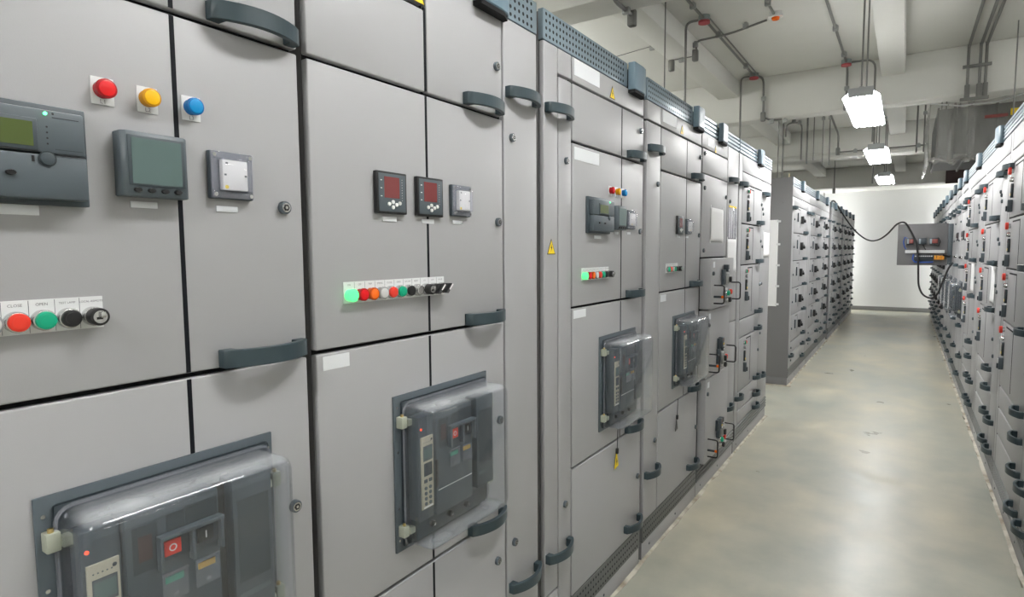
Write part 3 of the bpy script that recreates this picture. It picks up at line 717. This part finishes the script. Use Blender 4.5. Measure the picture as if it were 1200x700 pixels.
o = obj('dark_gap_box', b, None, (XF, 13.052, 0)); tag(o, 'narrow dark box filling a gap deeper in the far left row', 'cable compartment')

# ------------------------------------------------------------------ right row (faces the aisle the other way)
XR = .50
GR = 'switchgear cabinets in the right row'
RR = [(1.68, 1.99, 1), (1.385, 1.675, 1), (1.075, 1.38, 1), (.68, 1.07, 1), (.55, .675, 0), (.385, .545, 0), (.19, .38, 0)]
def right_mcc(label, Yfar, W=1.30):
    c = Cab(label, XR, Yfar, W, PI, group=GR)
    mcc(c, .17, .50, .80, 1.0, RR, [0, 1.03], redfirst=False, edge=.08, low=[(1.06, .40), (1.06, .21)])
    c.grille(0, W-.52, 'slat'); c.grille(W-.365, W, 'slat'); c.block(W-.517); c.lowgrille(0, W, 'slat'); c.sticker(.55, .75, 2.12, 2.17)
    return c
right_mcc('motor-control cabinet nearest the camera in the right row, cut off by the right edge', 4.64, 1.30)
right_mcc('right-row motor-control cabinet with the larger white paper, second from the right edge', 5.955, 1.31)
right_mcc('third motor-control cabinet in the right row, with the narrower white paper', 7.335, 1.375)
def right_acb(label, Yfar, W, meters, brk):
    c = Cab(label, XR, Yfar, W, PI, group=GR)
    c.door(0, W-.2, 2.105, 2.19); c.door(W-.196, W-.004, .19, 2.19, [(W-.18, 1.96), (W-.18, .42)], [(W-.10, 1.80)])
    for v0, v1 in ((1.897, 2.097), (1.297, 1.889), (.692, 1.289), (.19, .684)):
        c.door(0, W-.2, v0, v1, [(W-.39, v0+.018)], [(W-.24, (v0+v1)/2)])
    if meters: c.meter96(.2, 1.64); c.meter96(.36, 1.64); c.strip(.14, 1.39, ['P:green', 'P:redpush', 'clearlamp', 'P:black', 'K'])
    if brk: acb(c, .12, .77)
    c.grille(0, .40, 'slat'); c.grille(.56, W, 'slat'); c.block(.402); c.lowgrille(0, W, 'slat')
    return c
right_acb('right-row cabinet with the nearest clear-covered breaker on that side', 8.16, .815, True, True)
right_acb('right-row cabinet with the second clear-covered breaker, half hidden by the first', 8.985, .815, True, True)
c = right_acb('right-row cabinet whose inner panel is swung out into the aisle', 9.81, .815, False, True)
# the swung-out mounting panel with contactors, a part of that cabinet (local frame is turned by 180 degrees)
def L(X, Y): return (XR-X, 9.81-Y)
b = MB(); y = L(0, 9.62)[1]
b.box(.045, .60, y-.012, y+.012, 1.285, 1.835, 'paint_dark', .003)
b.box(-.01, .05, y-.015, y+.06, 1.30, 1.825, 'slate_mid', .003)
hp = c.part('swing_panel', b, label='grey mounting panel swung open into the aisle, carrying contactors and terminals')
def onp(X0, X1, z0, z1, d, m, name, lab=None, bev=.002):
    b = MB(); b.box(XR-X1, XR-X0, y+.012, y+.012+d, z0, z1, m, bev)
    o = c.part(name, b, parent=hp)
    if lab: o['label'] = lab
for X0, X1, m1 in ((.00, .08, 'maroonlight'), (.13, .22, 'slate'), (.25, .345, 'maroonlight')):
    onp(X0, X1, 1.56, 1.645, .07, 'slate_deep', 'contactor')
    b = MB(); b.box(XR-X1+.004, XR-X0-.03, y+.082, y+.088, 1.575, 1.63, m1, .001); b.box(XR-X0-.028, XR-X0-.006, y+.082, y+.088, 1.57, 1.635, 'lcd_pale', .001)
    c.part('contactor_face', b, parent=hp)
onp(-.01, .42, 1.445, 1.485, .04, 'plate', 'wiring_duct', 'pale horizontal wiring duct')
onp(.09, .30, 1.345, 1.425, .05, 'slate_deep', 'terminal_row', 'dark terminal row')
for k in range(4): onp(.31+k*.028, .333+k*.028, 1.36, 1.415, .055, 'orangebox', 'terminal_block', 'orange terminal block')
for k in range(9): onp(.10+k*.022, .115+k*.022, 1.40, 1.412, .056, 'plate', 'terminal_screw', None, 0)
b = MB()
def W3(X, z, d=.05): return (XR-X, y+.012+d, z)
b.tube([W3(.02, 1.64, .06), W3(-.02, 1.66), W3(-.035, 1.60), W3(-.02, 1.53), W3(.0, 1.50)], .006, 'cableblue')
b.tube([W3(.30, 1.33), W3(.20, 1.325), W3(.10, 1.33), W3(.075, 1.37), W3(.085, 1.43)], .009, 'cableblue')
c.part('blue_wiring', b, parent=hp, label='blue wires looping around the terminals')
b = MB(); b.tube([W3(.18, 1.56, .06), W3(.20, 1.52), W3(.215, 1.49)], .006, 'black'); b.tube([W3(.30, 1.56, .06), W3(.35, 1.54), W3(.37, 1.60, .05), W3(.345, 1.65)], .005, 'black')
b.tube([W3(.40, 1.42), W3(.47, 1.40), W3(.50, 1.44, .0)], .014, 'black')
c.part('black_wiring', b, parent=hp, label='short black wires')
right_acb('right-row cabinet hidden behind the swung-out panel, first of the plain ones', 10.63, .815, False, True)
for k, Y in enumerate((11.6, 12.57, 13.54, 14.51, 15.48, 16.45)):
    cc = Cab(['right-row cabinet seen under the swung-out panel, second beyond it', 'right-row cabinet third beyond the swung-out panel', 'right-row cabinet fourth beyond the swung-out panel',
          'right-row cabinet third from the end wall', 'right-row cabinet second from the end wall', 'last cabinet of the right row, by the end wall'][k], XR, Y, .965, PI, group=GR)
    mccb_cab(cc, .965, R2); cc.grille(0, .40, 'slat'); cc.grille(.56, .965, 'slat'); cc.block(.402); cc.lowgrille(0, .965, 'slat')

# ------------------------------------------------------------------ papers and tags
def paper(u0, u1, v0, v1, X, label, tapes=True, ax='x', Y=None, curl=.004, sgn=1):
    b = MB(); t = bmesh.new(); N = 8
    def P(u, v, d): return (X+sgn*d, u, v) if ax == 'x' else (u, Y-d, v)
    g = [[t.verts.new(P(u0+(u1-u0)*i/N, v0+(v1-v0)*j/N, .0012+curl*(math.sin(i*1.3+j*.5)**2)*(1-j/N))) for i in range(N+1)] for j in range(N+1)]
    for j in range(N):
        for i in range(N): t.faces.new((g[j][i], g[j][i+1], g[j+1][i+1], g[j+1][i]))
    b.merge(t, 'paper')
    if tapes:
        for u in (u0, u1):
            for v in (v0, v1):
                s = .012
                if ax == 'x': b.box(min(X+sgn*.001, X+sgn*.002), max(X+sgn*.001, X+sgn*.002), u-s, u+s, v-s*.6, v+s*1.2, 'plate')
                else: b.box(u-s, u+s, Y-.002, Y-.001, v-s, v+s, 'plate')
    o = obj('paper_sheet', b); sm = o.modifiers.new('s', 'SOLIDIFY'); sm.thickness = .0004
    return tag(o, label, 'paper', 'sheets of paper taped to the cabinets')
paper(3.73, 4.03, 1.555, 1.765, XL+.001, 'large white sheet taped by four corners to the tall drawer-cabinet door')
paper(4.15, 4.40, 1.352, 1.577, XL+.001, 'white sheet hanging directly below the clear document pocket', True)
paper(5.36, 5.62, 1.44, 1.65, XL+.001, 'small white sheet at the far end of the near left row')
paper(5.02, 5.24, 1.13, 1.375, XR-.001, 'larger white sheet hanging on the right row', False, sgn=-1)
paper(6.45, 6.75, 1.12, 1.37, XR-.001, 'narrower white sheet on the right row, farther from the camera', False, sgn=-1)
b = MB(); b.box(-1.46, -1.175, 7.0515, 7.056, .88, 1.83, 'paper', .001)
for z in (.90, 1.1, 1.33, 1.56, 1.81): b.box(-1.19, -1.150, 7.0500, 7.0515, z-.008, z+.014, 'plate')
tag(obj('drawing_sheet', b), 'long white drawing taped to the bare side panel across the gap', 'paper')
b = MB(); b.box(0, .002, 0, .21, 0, .225, 'clearbox', .0005); b.box(.0005, .0015, .01, .05, .005, .21, 'paper'); b.box(.0005, .0015, .07, .11, .005, .21, 'paper')
b.box(.0005, .0015, .13, .20, .005, .21, 'plate'); b.box(.002, .003, 0, .21, .212, .225, 'yellow')
b.tube([(.003, 0, .22), (.003, 0, 0), (.003, .21, 0), (.003, .21, .22)], .0015, 'clearbox', 5)
tag(obj('document_pocket', b, None, (XL+.0005, 4.175, 1.58)), 'clear document pocket with a yellow top edge on the drawer cabinet', 'document pocket')
def wtag(Y, z, lab, full=True):
    r = thing('warning_tag', lab, 'tag', (XL, Y, z), 0, 'tags hanging below the covered breakers')
    b = MB(); b.tube([(.012, 0, .10), (.010, .001, .03), (.010, 0, 0)], .0018, 'black'); b.box(.004, .016, -.007, .007, -.012, .012, 'black', .003); obj('cord', b, r)
    b = MB(); b.prism([(-.02, -.075), (.02, -.068), (.003, -.012), (-.004, -.012)], .006, .008, 'yellow' if full else 'black')
    if full: b.prism([(.001, -.03), (-.007, -.05), (.0, -.047), (-.003, -.062), (.008, -.043), (.001, -.045)], .008, .0085, 'black')
    obj('tag_card', b, r)
wtag(2.315, .645, 'yellow triangular warning tag hanging below the covered breaker beside the blank labels')
wtag(3.12, .60, 'black tag hanging below the farther covered breaker', False)

# ------------------------------------------------------------------ room
XW0, XW1, Y0, Y1, ZC = -4.6, 4.2, -3.2, 17.05, 3.37
struct('floor', MB().box(XW0-.1, XW1+.1, Y0-.1, Y1+.1, -.1, 0, 'floor'))
struct('ceiling', MB().box(XW0-.1, XW1+.1, Y0-.1, Y1+.1, ZC, ZC+.1, 'ceil'))
struct('wall_left', MB().box(XW0-.1, XW0, Y0, Y1, 0, ZC, 'wall')); struct('wall_right', MB().box(XW1, XW1+.1, Y0, Y1, 0, ZC, 'wall'))
struct('wall_back', MB().box(XW0-.1, XW1+.1, Y1, Y1+.1, 0, ZC, 'wall')); struct('wall_front', MB().box(XW0-.1, XW1+.1, Y0-.1, Y0, 0, ZC, 'wall'))
struct('baseboard_back', MB().box(XW0, XW1, Y1-.015, Y1, 0, .10, 'base', .002))
k = 0
for (ya, yb) in ((3.18, 3.43), (7.0, 7.22), (10.55, 10.9), (15.72, 17.05), (-.6, -.35)):
    k += 1; struct('trim_%d' % k, MB().box(XW0, XW1, ya, yb, 2.92, ZC, 'beam', .012))
for X0, X1 in ((-1.83, -1.61), (-.267, -.07)):
    for ya, yb in ((-3.2, -.6), (-.35, 3.18), (3.43, 7.0), (7.22, 10.55), (10.9, 15.72)):
        k += 1; struct('trim_%d' % k, MB().box(X0, X1, ya, yb, 3.19, ZC, 'beam', .012))
def caulk(X0, X1, ya, yb):
    global k
    k += 1; b = MB(); t = bmesh.new(); rnd = random.Random(k); N = max(4, int((yb-ya)/.12)); rows = []
    for i in range(N+1):
        Y = ya+(yb-ya)*i/N; j = rnd.uniform(-.006, .008)
        rows.append([t.verts.new((X0, Y, 0)), t.verts.new((X0, Y, .007)), t.verts.new((X1+j*(1 if X1 > X0 else -1), Y, .003)), t.verts.new((X1+j*1.2, Y, 0))])
    for a, d in zip(rows, rows[1:]):
        for q in range(3): t.faces.new((a[q], a[q+1], d[q+1], d[q]))
    b.merge(t, 'caulk'); struct('trim_%d' % k, b)
caulk(-1.013, -.996, -.13, 5.66); caulk(-1.043, -1.026, 7.06, 16.26); caulk(.503, .487, 3.34, 16.45)
k += 1; b = MB(); b.box(-1.84, -1.0, 7.015, 7.056, 0, .005, 'caulk'); struct('trim_%d' % k, b)

# ------------------------------------------------------------------ ceiling lights
def m_tube(Ln, m='tube'):
    b = MB(); b.cyl((0, 0, 0), .012, Ln, m, 'y', 10); return b
def light(X, Y, label, Ln=1.2, z=2.56):
    r = thing('ceiling_light', label, 'light', (X, Y, z), 0, 'fluorescent lights over the aisle')
    b = MB(); b.prism([(-.06, .05), (.06, .05), (.075, .018), (-.075, .018)], 0, Ln, 'tray', 'y', .002); b.box(-.075, .075, -.004, 0, -.012, .05, 'tray', .001)
    b.box(-.075, .075, Ln, Ln+.004, -.012, .05, 'tray', .001); obj('housing', b, r)
    for s in (-1, 1):
        b = MB(); b.prism([(s*.072, .024), (s*.114, -.012), (s*.117, -.010), (s*.075, .027)], .0, Ln, 'reflector', 'y'); obj('reflector_wing', b, r)
    for s in (-1, 1): obj('dark_gap_fin', MB().box(min(s*.066, s*.069), max(s*.066, s*.069), .0, Ln, -.016, .02, 'slate_deep'), r)  # dark fins added to draw the dark gaps between tubes and wings
    for x in (-.092, -.040, 0, .040, .092): obj('tube', cached(('tube', Ln), lambda: m_tube(Ln-.03)), r, (x, .015, -.002))  # outer pair added to glow as the bright side strips
    for yy, rx in ((.05, 0), (.40, .01)):
        b = MB(); b.cyl((rx, yy, .05), .006, ZC-z-.05 if True else 0, 'conduit', 'z', 8); b.cyl((rx, yy, .05), .016, .015, 'steel', 'z', 12); b.cyl((rx, yy, ZC-z-.02), .03, .02, 'steel', 'z', 14); obj('hanging_rod', b, r)
    return r
light(-.30, 4.80, 'nearest and largest glowing fluorescent fixture hanging over the aisle')
light(-.30, 7.28, 'middle one of the three glowing fluorescent fixtures over the aisle', 1.2, 2.54)
light(-.30, 10.0, 'farthest and smallest glowing fluorescent fixture over the aisle', 1.2, 2.54)
light(.05, .75, 'fluorescent fixture hanging over the aisle right above the camera, out of the frame', 1.2, 3.0)
light(-.30, -1.9, 'fluorescent fixture hanging well behind the camera', 1.2, 2.56)
def batten(X, Y, label, z=2.95, Ln=1.5, tm='fill_tube'):  # unseen battens, added to brighten the ceiling and the room
    r = thing('ceiling_light', label, 'light', (X, Y, z), 0, 'unseen fluorescent battens added for fill light')
    b = MB(); b.box(-.02, .02, 0, Ln, -.02, .02, 'tray', .003); obj('housing', b, r)
    for x in (-.045, .045): obj('tube', cached(('tube', Ln, tm), lambda: m_tube(Ln-.03, tm)), r, (x, .015, 0))
    for yy in (.15, Ln-.15):
        b = MB(); b.cyl((0, yy, .02), .006, ZC-z-.02, 'conduit', 'z', 8); obj('hanging_rod', b, r)
for n, Y in enumerate((-2.2, .6, 3.6, 5.2, 7.6, 9.6, 11.6)):
    batten(-3.3, Y, 'unseen fill-light batten added over the hidden aisle behind the left rows', tm='fill_tube_bright' if Y < 4 else 'fill_tube')
    batten(2.3, Y, 'unseen fill-light batten added over the hidden aisle behind the right row')

for X in (-1.75, 1.25):  # added out of view at the row ends to light the end wall
    for z in (1.1, 1.9): batten(X, 16.48, 'short unseen fill-light batten added in the hidden gap between a cabinet row and the end wall', z, .5, 'fill_tube_wall')

# ------------------------------------------------------------------ conduits
def conduit(label, pts, r=.011, clamps=(), boxes=(), name='conduit', m0='conduit'):
    t = thing(name, label, 'conduit', pts[0])
    P0 = Vector(pts[0]); P = [Vector(p)-P0 for p in pts]; Q = [P[0]]
    for a, b_, c_ in zip(P, P[1:], P[2:]):      # rounded corners
        d1 = (a-b_); d2 = (c_-b_); R = min(.09, d1.length*.45, d2.length*.45); d1.normalize(); d2.normalize()
        for s in range(5):
            q = s/4; Q.append((b_+d1*R)*(1-q)**2 + b_*2*q*(1-q) + (b_+d2*R)*q*q)
    Q.append(P[-1]); b = MB(); b.tube(Q, r, m0); obj('pipe', b, t)
    for p in clamps:
        p = Vector(p)-P0; b = MB(); b.box(p.x-.022, p.x+.022, p.y-.016, p.y+.016, p.z-.022, p.z+.022, 'steel', .006); b.box(p.x-.010, p.x+.010, p.y-.010, p.y+.010, p.z+.018, p.z+.030, 'steel'); obj('clamp', b, t)
    for p, m in boxes:
        p = Vector(p)-P0; b = MB()
        if m == 'red': b.cyl((p.x, p.y, p.z-.035), .045, .018, 'redbox', 'z', 18); b.cyl((p.x, p.y, p.z-.017), .045, .04, 'boxgrey', 'z', 18)
        else: b.box(p.x-.025, p.x+.025, p.y-.025, p.y+.025, p.z-.06, p.z+.04, 'conduit', .012)
        o = obj('junction_box', b, t)
        o['label'] = 'round junction box with a red lid' if m == 'red' else 'grey pipe fitting'
    return t
zc = ZC-.03
conduit('grey conduit along the left ceiling bay joining two red-lidded boxes', [(-1.41, 3.43, zc), (-1.41, 6.78, zc)], .011,
        [(-1.41, 4.62, zc), (-1.41, 5.35, zc), (-1.41, 6.4, zc)], [((-1.41, 4.92, zc), 'red'), ((-1.41, 6.78, zc), 'red')])
conduit('thinner grey conduit running alongside the left ceiling conduit', [(-1.37, 4.95, zc), (-1.37, 6.75, zc)], .006)
conduit('tall conduit dropping from the nearer red-lidded box behind the cabinets', [(-1.44, 4.92, zc), (-1.555, 4.92, zc), (-1.555, 4.92, 2.30)], .010)
conduit('tall conduit dropping from the farther red-lidded box behind the cabinets', [(-1.44, 6.78, zc), (-1.54, 6.78, zc), (-1.54, 6.78, 1.9)], .010)
conduit('conduit looping from the farther red-lidded box down the crossbeam face', [(-1.38, 6.80, zc), (-1.345, 6.95, zc), (-1.345, 6.97, 3.1), (-1.345, 6.97, 2.93), (-1.27, 6.99, 2.90), (-1.16, 6.99, 2.895)], .011,
        [(-1.345, 6.965, 3.13), (-1.26, 6.99, 2.885), (-1.13, 6.99, 2.875)], [((-1.345, 6.965, 2.95), 'grey')])
conduit('grey conduit in the middle of the ceiling ending at a red-lidded box on the crossbeam', [(-.56, 3.43, zc), (-.56, 6.80, zc)], .011,
        [(-.56, 5.75, zc), (-.56, 6.55, zc)], [((-.56, 6.83, zc), 'red')])
conduit('conduit from the central red-lidded box down to the middle light', [(-.53, 6.85, zc), (-.315, 6.88, zc), (-.315, 6.88, 2.55)], .010)
conduit('conduit running down the crossbeam face below the central red-lidded box', [(-.56, 6.9, zc), (-.56, 6.975, 3.30), (-.56, 6.975, 2.93)], .011, [(-.56, 6.975, 3.12)], [((-.56, 6.965, 2.96), 'grey')])
conduit('conduit bending from the smoke detector down the side of the left beam', [(-1.0, 5.23, zc), (-1.30, 5.29, zc-.03), (-1.583, 5.30, zc-.03), (-1.583, 5.30, 3.22)], .009,
        [(-1.17, 5.27, zc), (-1.59, 5.30, 3.28)], [((-1.59, 5.30, 3.20), 'grey')])
conduit('thin conduit crossing the underside of the left beam', [(-1.62, 5.30, 3.186), (-1.842, 5.30, 3.186), (-1.842, 5.30, ZC)], .005, [(-1.71, 5.30, 3.175)], [((-1.80, 5.30, 3.15), 'grey')])
conduit('short conduit with a clamp running to the smoke detector', [(-.93, 3.43, zc), (-.93, 5.12, zc)], .010, [(-.93, 4.88, zc)])
conduit('conduit with a fitting over the third cabinet, ending at the top of the photo', [(-1.42, 3.16, 3.36), (-1.42, 3.165, 2.905), (-1.42, 3.46, 2.905)], .012,
        [(-1.42, 3.37, 2.905)], [((-1.42, 3.46, 2.90), 'grey')])
conduit('thin wire line across the left ceiling above the third cabinet grille', [(-2.7, 5.5, 3.36), (-2.02, 5.35, 3.36)], .004, [(-2.0, 5.35, 3.345)])
conduit('thin vertical rod standing above the fourth cabinet', [(-1.50, 4.27, 3.37), (-1.50, 4.27, 2.25)], .005, name='hanging_rod')
# behind the middle crossbeam
for n, (X, Yb, z1, z2, rr, lab) in enumerate(((-1.53, 9.0, 3.36, 2.2, .006, 'thin rod hanging above the bare side panel, leftmost of the pair'), (-1.47, 9.0, 3.36, 2.2, .010, 'conduit dropping beside the thin rod above the bare side panel'),
        (-1.17, 9.0, 3.36, 2.66, .012, 'thick conduit hanging behind the middle crossbeam, with a bent foot'), (-1.09, 9.0, 3.36, 2.7, .006, 'thin rod right behind the thick bent-foot conduit'),
        (-.98, 9.0, 3.36, 2.62, .006, 'thin rod in the middle of the pipes behind the crossbeam'), (-.90, 9.0, 3.36, 2.62, .008, 'conduit rod just left of the cranked conduit'),
        (-.42, 9.6, 3.36, 2.4, .010, 'rod hanging behind the nearest light'), (.06, 9.4, 3.36, 2.75, .010, 'rod hanging left of the plastic-wrapped duct'), (.14, 9.4, 3.36, 2.75, .010, 'rod closest to the plastic-wrapped duct'))):
    conduit(lab, [(X, Yb, z1), (X, Yb, z2)], rr, [(X, Yb, z1-.12)] if n in (4, 5, 8) else ())
conduit('arched conduit joining two drops behind the middle crossbeam', [(-1.44, 9.0, 3.05), (-1.44, 9.0, 3.23), (-1.24, 9.0, 3.23), (-1.24, 9.0, 2.72)], .011, [(-1.27, 9.0, 3.22)], [((-1.34, 9.0, 3.28), 'grey'), ((-1.34, 9.0, 3.33), 'grey')])
conduit('cranked conduit hanging behind the middle crossbeam', [(-.90, 8.0, ZC), (-.83, 8.9, 3.10), (-.80, 9.0, 3.02), (-.80, 9.0, 2.80)], .013, (), [((-.80, 9.0, 2.80), 'grey')])
conduit('long thin conduit crossing behind the lights', [(-.80, 9.0, 2.78), (.13, 9.0, 2.78)], .009, [(-.6, 9.0, 2.78), (.08, 9.0, 2.78)])
conduit('large white pipe across the room behind the lights', [(-4.4, 10.3, 2.92), (2.5, 10.3, 2.92)], .045, m0='beam')
conduit('rod hanging to the far end wall above the far left cabinets', [(-1.16, 12.6, 3.36), (-1.16, 12.6, 2.60)], .008, (), [((-1.16, 12.6, 2.60), 'grey')])
# right of the frame on the crossbeam face
t = thing('conduit_bank', 'three vertical conduits clamped to the crossbeam at the right', 'conduit', (.41, 6.96, 2.9))
for dx in (0, .087, .13): obj('pipe', MB().cyl((dx, 0, -.04), .012, .50, 'conduit', 'z', 10), t); obj('fitting', MB().box(dx-.02, dx+.02, -.02, .02, -.04, .10, 'conduit', .006), t)
obj('strut', MB().box(-.04, .17, -.018, .014, .25, .275, 'conduit', .002), t); obj('strut', MB().box(-.05, .16, -.03, .01, -.045, -.02, 'conduit', .002), t)
t = thing('conduit_bank', 'three conduits running along the ceiling to the right crossbeam', 'conduit', (.41, 3.43, zc))
for dx in (0, .087, .13): obj('pipe', MB().cyl((dx, 0, 0), .012, 3.5, 'conduit', 'y', 10), t)
conduit('thin rod hanging in front of the duct at the far right', [(.70, 6.5, 3.37), (.70, 6.5, 2.45)], .005, name='hanging_rod')
conduit('second thin rod at the far right, closer to the photo edge', [(.745, 6.3, 3.37), (.745, 6.3, 2.3)], .005, name='hanging_rod')

t = thing('smoke_detector', 'white smoke detector with an orange centre on the ceiling', 'smoke detector', (-.93, 5.2, ZC))
b = MB(); b.cyl((0, 0, -.035), .055, .035, 'white', 'z', 24, r2=.05); obj('base', b, t)
b = MB(); b.cyl((0, 0, -.052), .026, .017, 'orange', 'z', 18, r2=.03); obj('sensor', b, t)['label'] = 'orange sensor'

# ------------------------------------------------------------------ plastic-wrapped duct, maroon board
t = thing('air_duct', 'dark duct wrapped in crumpled clear plastic film under the crossbeam', 'duct', (.2, 7.7, 2.45))
obj('duct_body', MB().box(.02, 1.5, .05, 1.6, .03, .50, 'ductgrey', .004), t)
for x in (.02, .28, .5, .9): obj('duct_flange', MB().box(x, x+.018, .03, 1.62, .01, .515, 'conduit', .002), t)
for x in (.1, 1.3):
    for y in (.2, 1.4): obj('hanger', MB().cyl((x, y, .49), .006, ZC-2.45-.49, 'conduit', 'z', 8), t)
b = MB(); tt = bmesh.new(); rnd = random.Random(3); NX, NZ = 44, 16; gg = []
for j in range(NZ+1):
    row = []
    for i in range(NX+1):
        x = -.05+1.7*i/NX; z = .57-.62*j/NZ
        sag = -.035*math.sin(PI*min(1, (i/NX)*2.2))*(1-j/NZ)
        d = .022*math.sin(i*1.15+.7*math.sin(j*.4))+.012*math.sin(i*2.7+j*.35)
        if j == NZ: z += rnd.uniform(-.035, .035)
        row.append(tt.verts.new((x, -.0+d-.02, z+sag)))
    gg.append(row)
for j in range(NZ):
    for i in range(NX): tt.faces.new((gg[j][i], gg[j][i+1], gg[j+1][i+1], gg[j+1][i]))
side = []
for j in range(NZ+1):
    row = [gg[j][0]]
    for i in range(1, 12): row.append(tt.verts.new((-.05+.015*math.sin(i*1.7+j*.3), -.02+i*.14, .57-.62*j/NZ+(rnd.uniform(-.03, .03) if j == NZ else 0))))
    side.append(row)
for j in range(NZ):
    for i in range(11): tt.faces.new((side[j][i], side[j][i+1], side[j+1][i+1], side[j+1][i]))
bot = []
b.merge(tt, 'film'); o = obj('plastic_film', b, t); o['label'] = 'crumpled translucent plastic film'
b = MB(); b.tube([(-.75, -.16, .56), (-.05, -.05, .555), (.20, -.04, .50), (.5, -.04, .50), (.75, -.04, .56), (1.3, -.04, .62)], .007, 'plate', 6); obj('film_edge', b, t)
b = MB(); b.tube([(-.05+.05*i, -.03+.015*math.sin(i*2.1), -.03+.02*math.sin(i*1.3)) for i in range(12)], .014, 'film', 6); obj('film_edge', b, t)
b = MB(); b.box(0, .09, 0, .02, 0, .06, 'yellow', .001); b.box(.115, .2, 0, .02, .02, .08, 'redpush', .001); b.box(-.2, -.02, 0, .02, -.01, .02, 'maroonlight', .001)
tag(obj('hanging_sign', b, None, (.80, 7.60, 2.80)), 'small yellow and red sign plates showing beyond the duct at the right', 'sign')
b = MB(); b.box(0, .9, 0, .03, 0, .40, 'maroon', .003)
tag(obj('wall_board', b, None, (.64, 15.66, 2.88)), 'dark maroon board high up near the end wall at the right', 'board')

# ------------------------------------------------------------------ loose cable from the far left cabinets to the swung-out panel
K = [(-1.09, 11.45, 2.312), (-1.04, 11.5, 2.315), (-.985, 12.05, 2.17), (-.80, 12.0, 1.885), (-.64, 11.8, 1.72), (-.5, 11.45, 1.645), (-.36, 10.8, 1.65), (-.235, 10.2, 1.72), (-.12, 9.75, 1.84), (-.03, 9.58, 1.855), (.035, 9.50, 1.75), (.10, 9.46, 1.60), (.128, 9.45, 1.45), (.14, 9.44, 1.30),
     (.145, 9.42, 1.17), (.155, 9.40, 1.03), (.19, 9.38, .93), (.24, 9.3, .885), (.30, 9.2, .88), (.35, 9.05, .95), (.38, 9.02, 1.06), (.41, 9.0, 1.16), (.445, 9.0, 1.27), (.485, 9.0, 1.33)]
Q = []
for i in range(len(K)-1):
    p0, p1, p2, p3 = [Vector(K[max(0, min(len(K)-1, i+d))]) for d in (-1, 0, 1, 2)]
    for s in range(6):
        q = s/6; Q.append(.5*((2*p1)+(p2-p0)*q+(2*p0-5*p1+4*p2-p3)*q*q+(3*p1-p0-3*p2+p3)*q**3))
Q.append(Vector(K[-1])); b = MB(); b.tube(Q, .0115, 'rubber', 8)
tag(obj('cable', b), 'black cable sagging from the far left cabinets over the swung-out panel', 'cable')

# ------------------------------------------------------------------ camera, world, view
cam = bpy.data.cameras.new('camera'); co = bpy.data.objects.new('camera', cam); COL.objects.link(co)
yaw, pitch, roll, f = math.radians(33.571), math.radians(4.5056), math.radians(-.3874), 694.35
cy, sy = math.cos(yaw), math.sin(yaw)
f0 = Vector((-sy, cy, 0)); r0 = Vector((cy, sy, 0)); u0 = Vector((0, 0, 1))
fw = f0*math.cos(pitch)-u0*math.sin(pitch); up = u0*math.cos(pitch)+f0*math.sin(pitch)
rt = r0*math.cos(roll)+up*math.sin(roll); up2 = up*math.cos(roll)-r0*math.sin(roll)
co.matrix_world = Matrix(((rt.x, up2.x, -fw.x, 0), (rt.y, up2.y, -fw.y, 0), (rt.z, up2.z, -fw.z, 1.5), (0, 0, 0, 1)))
cam.sensor_width = 36; cam.sensor_fit = 'HORIZONTAL'; cam.lens = f/1200*36; cam.clip_start = .02; cam.clip_end = 100
sc = bpy.context.scene; sc.camera = co
w = bpy.data.worlds.new('world'); sc.world = w; w.use_nodes = True
w.node_tree.nodes['Background'].inputs['Color'].default_value = (.5, .5, .5, 1); w.node_tree.nodes['Background'].inputs['Strength'].default_value = .1
sc.view_settings.view_transform = 'Standard'; sc.view_settings.look = 'None'; sc.view_settings.gamma = 1; sc.view_settings.exposure = .48
sc.view_settings.use_curve_mapping = False
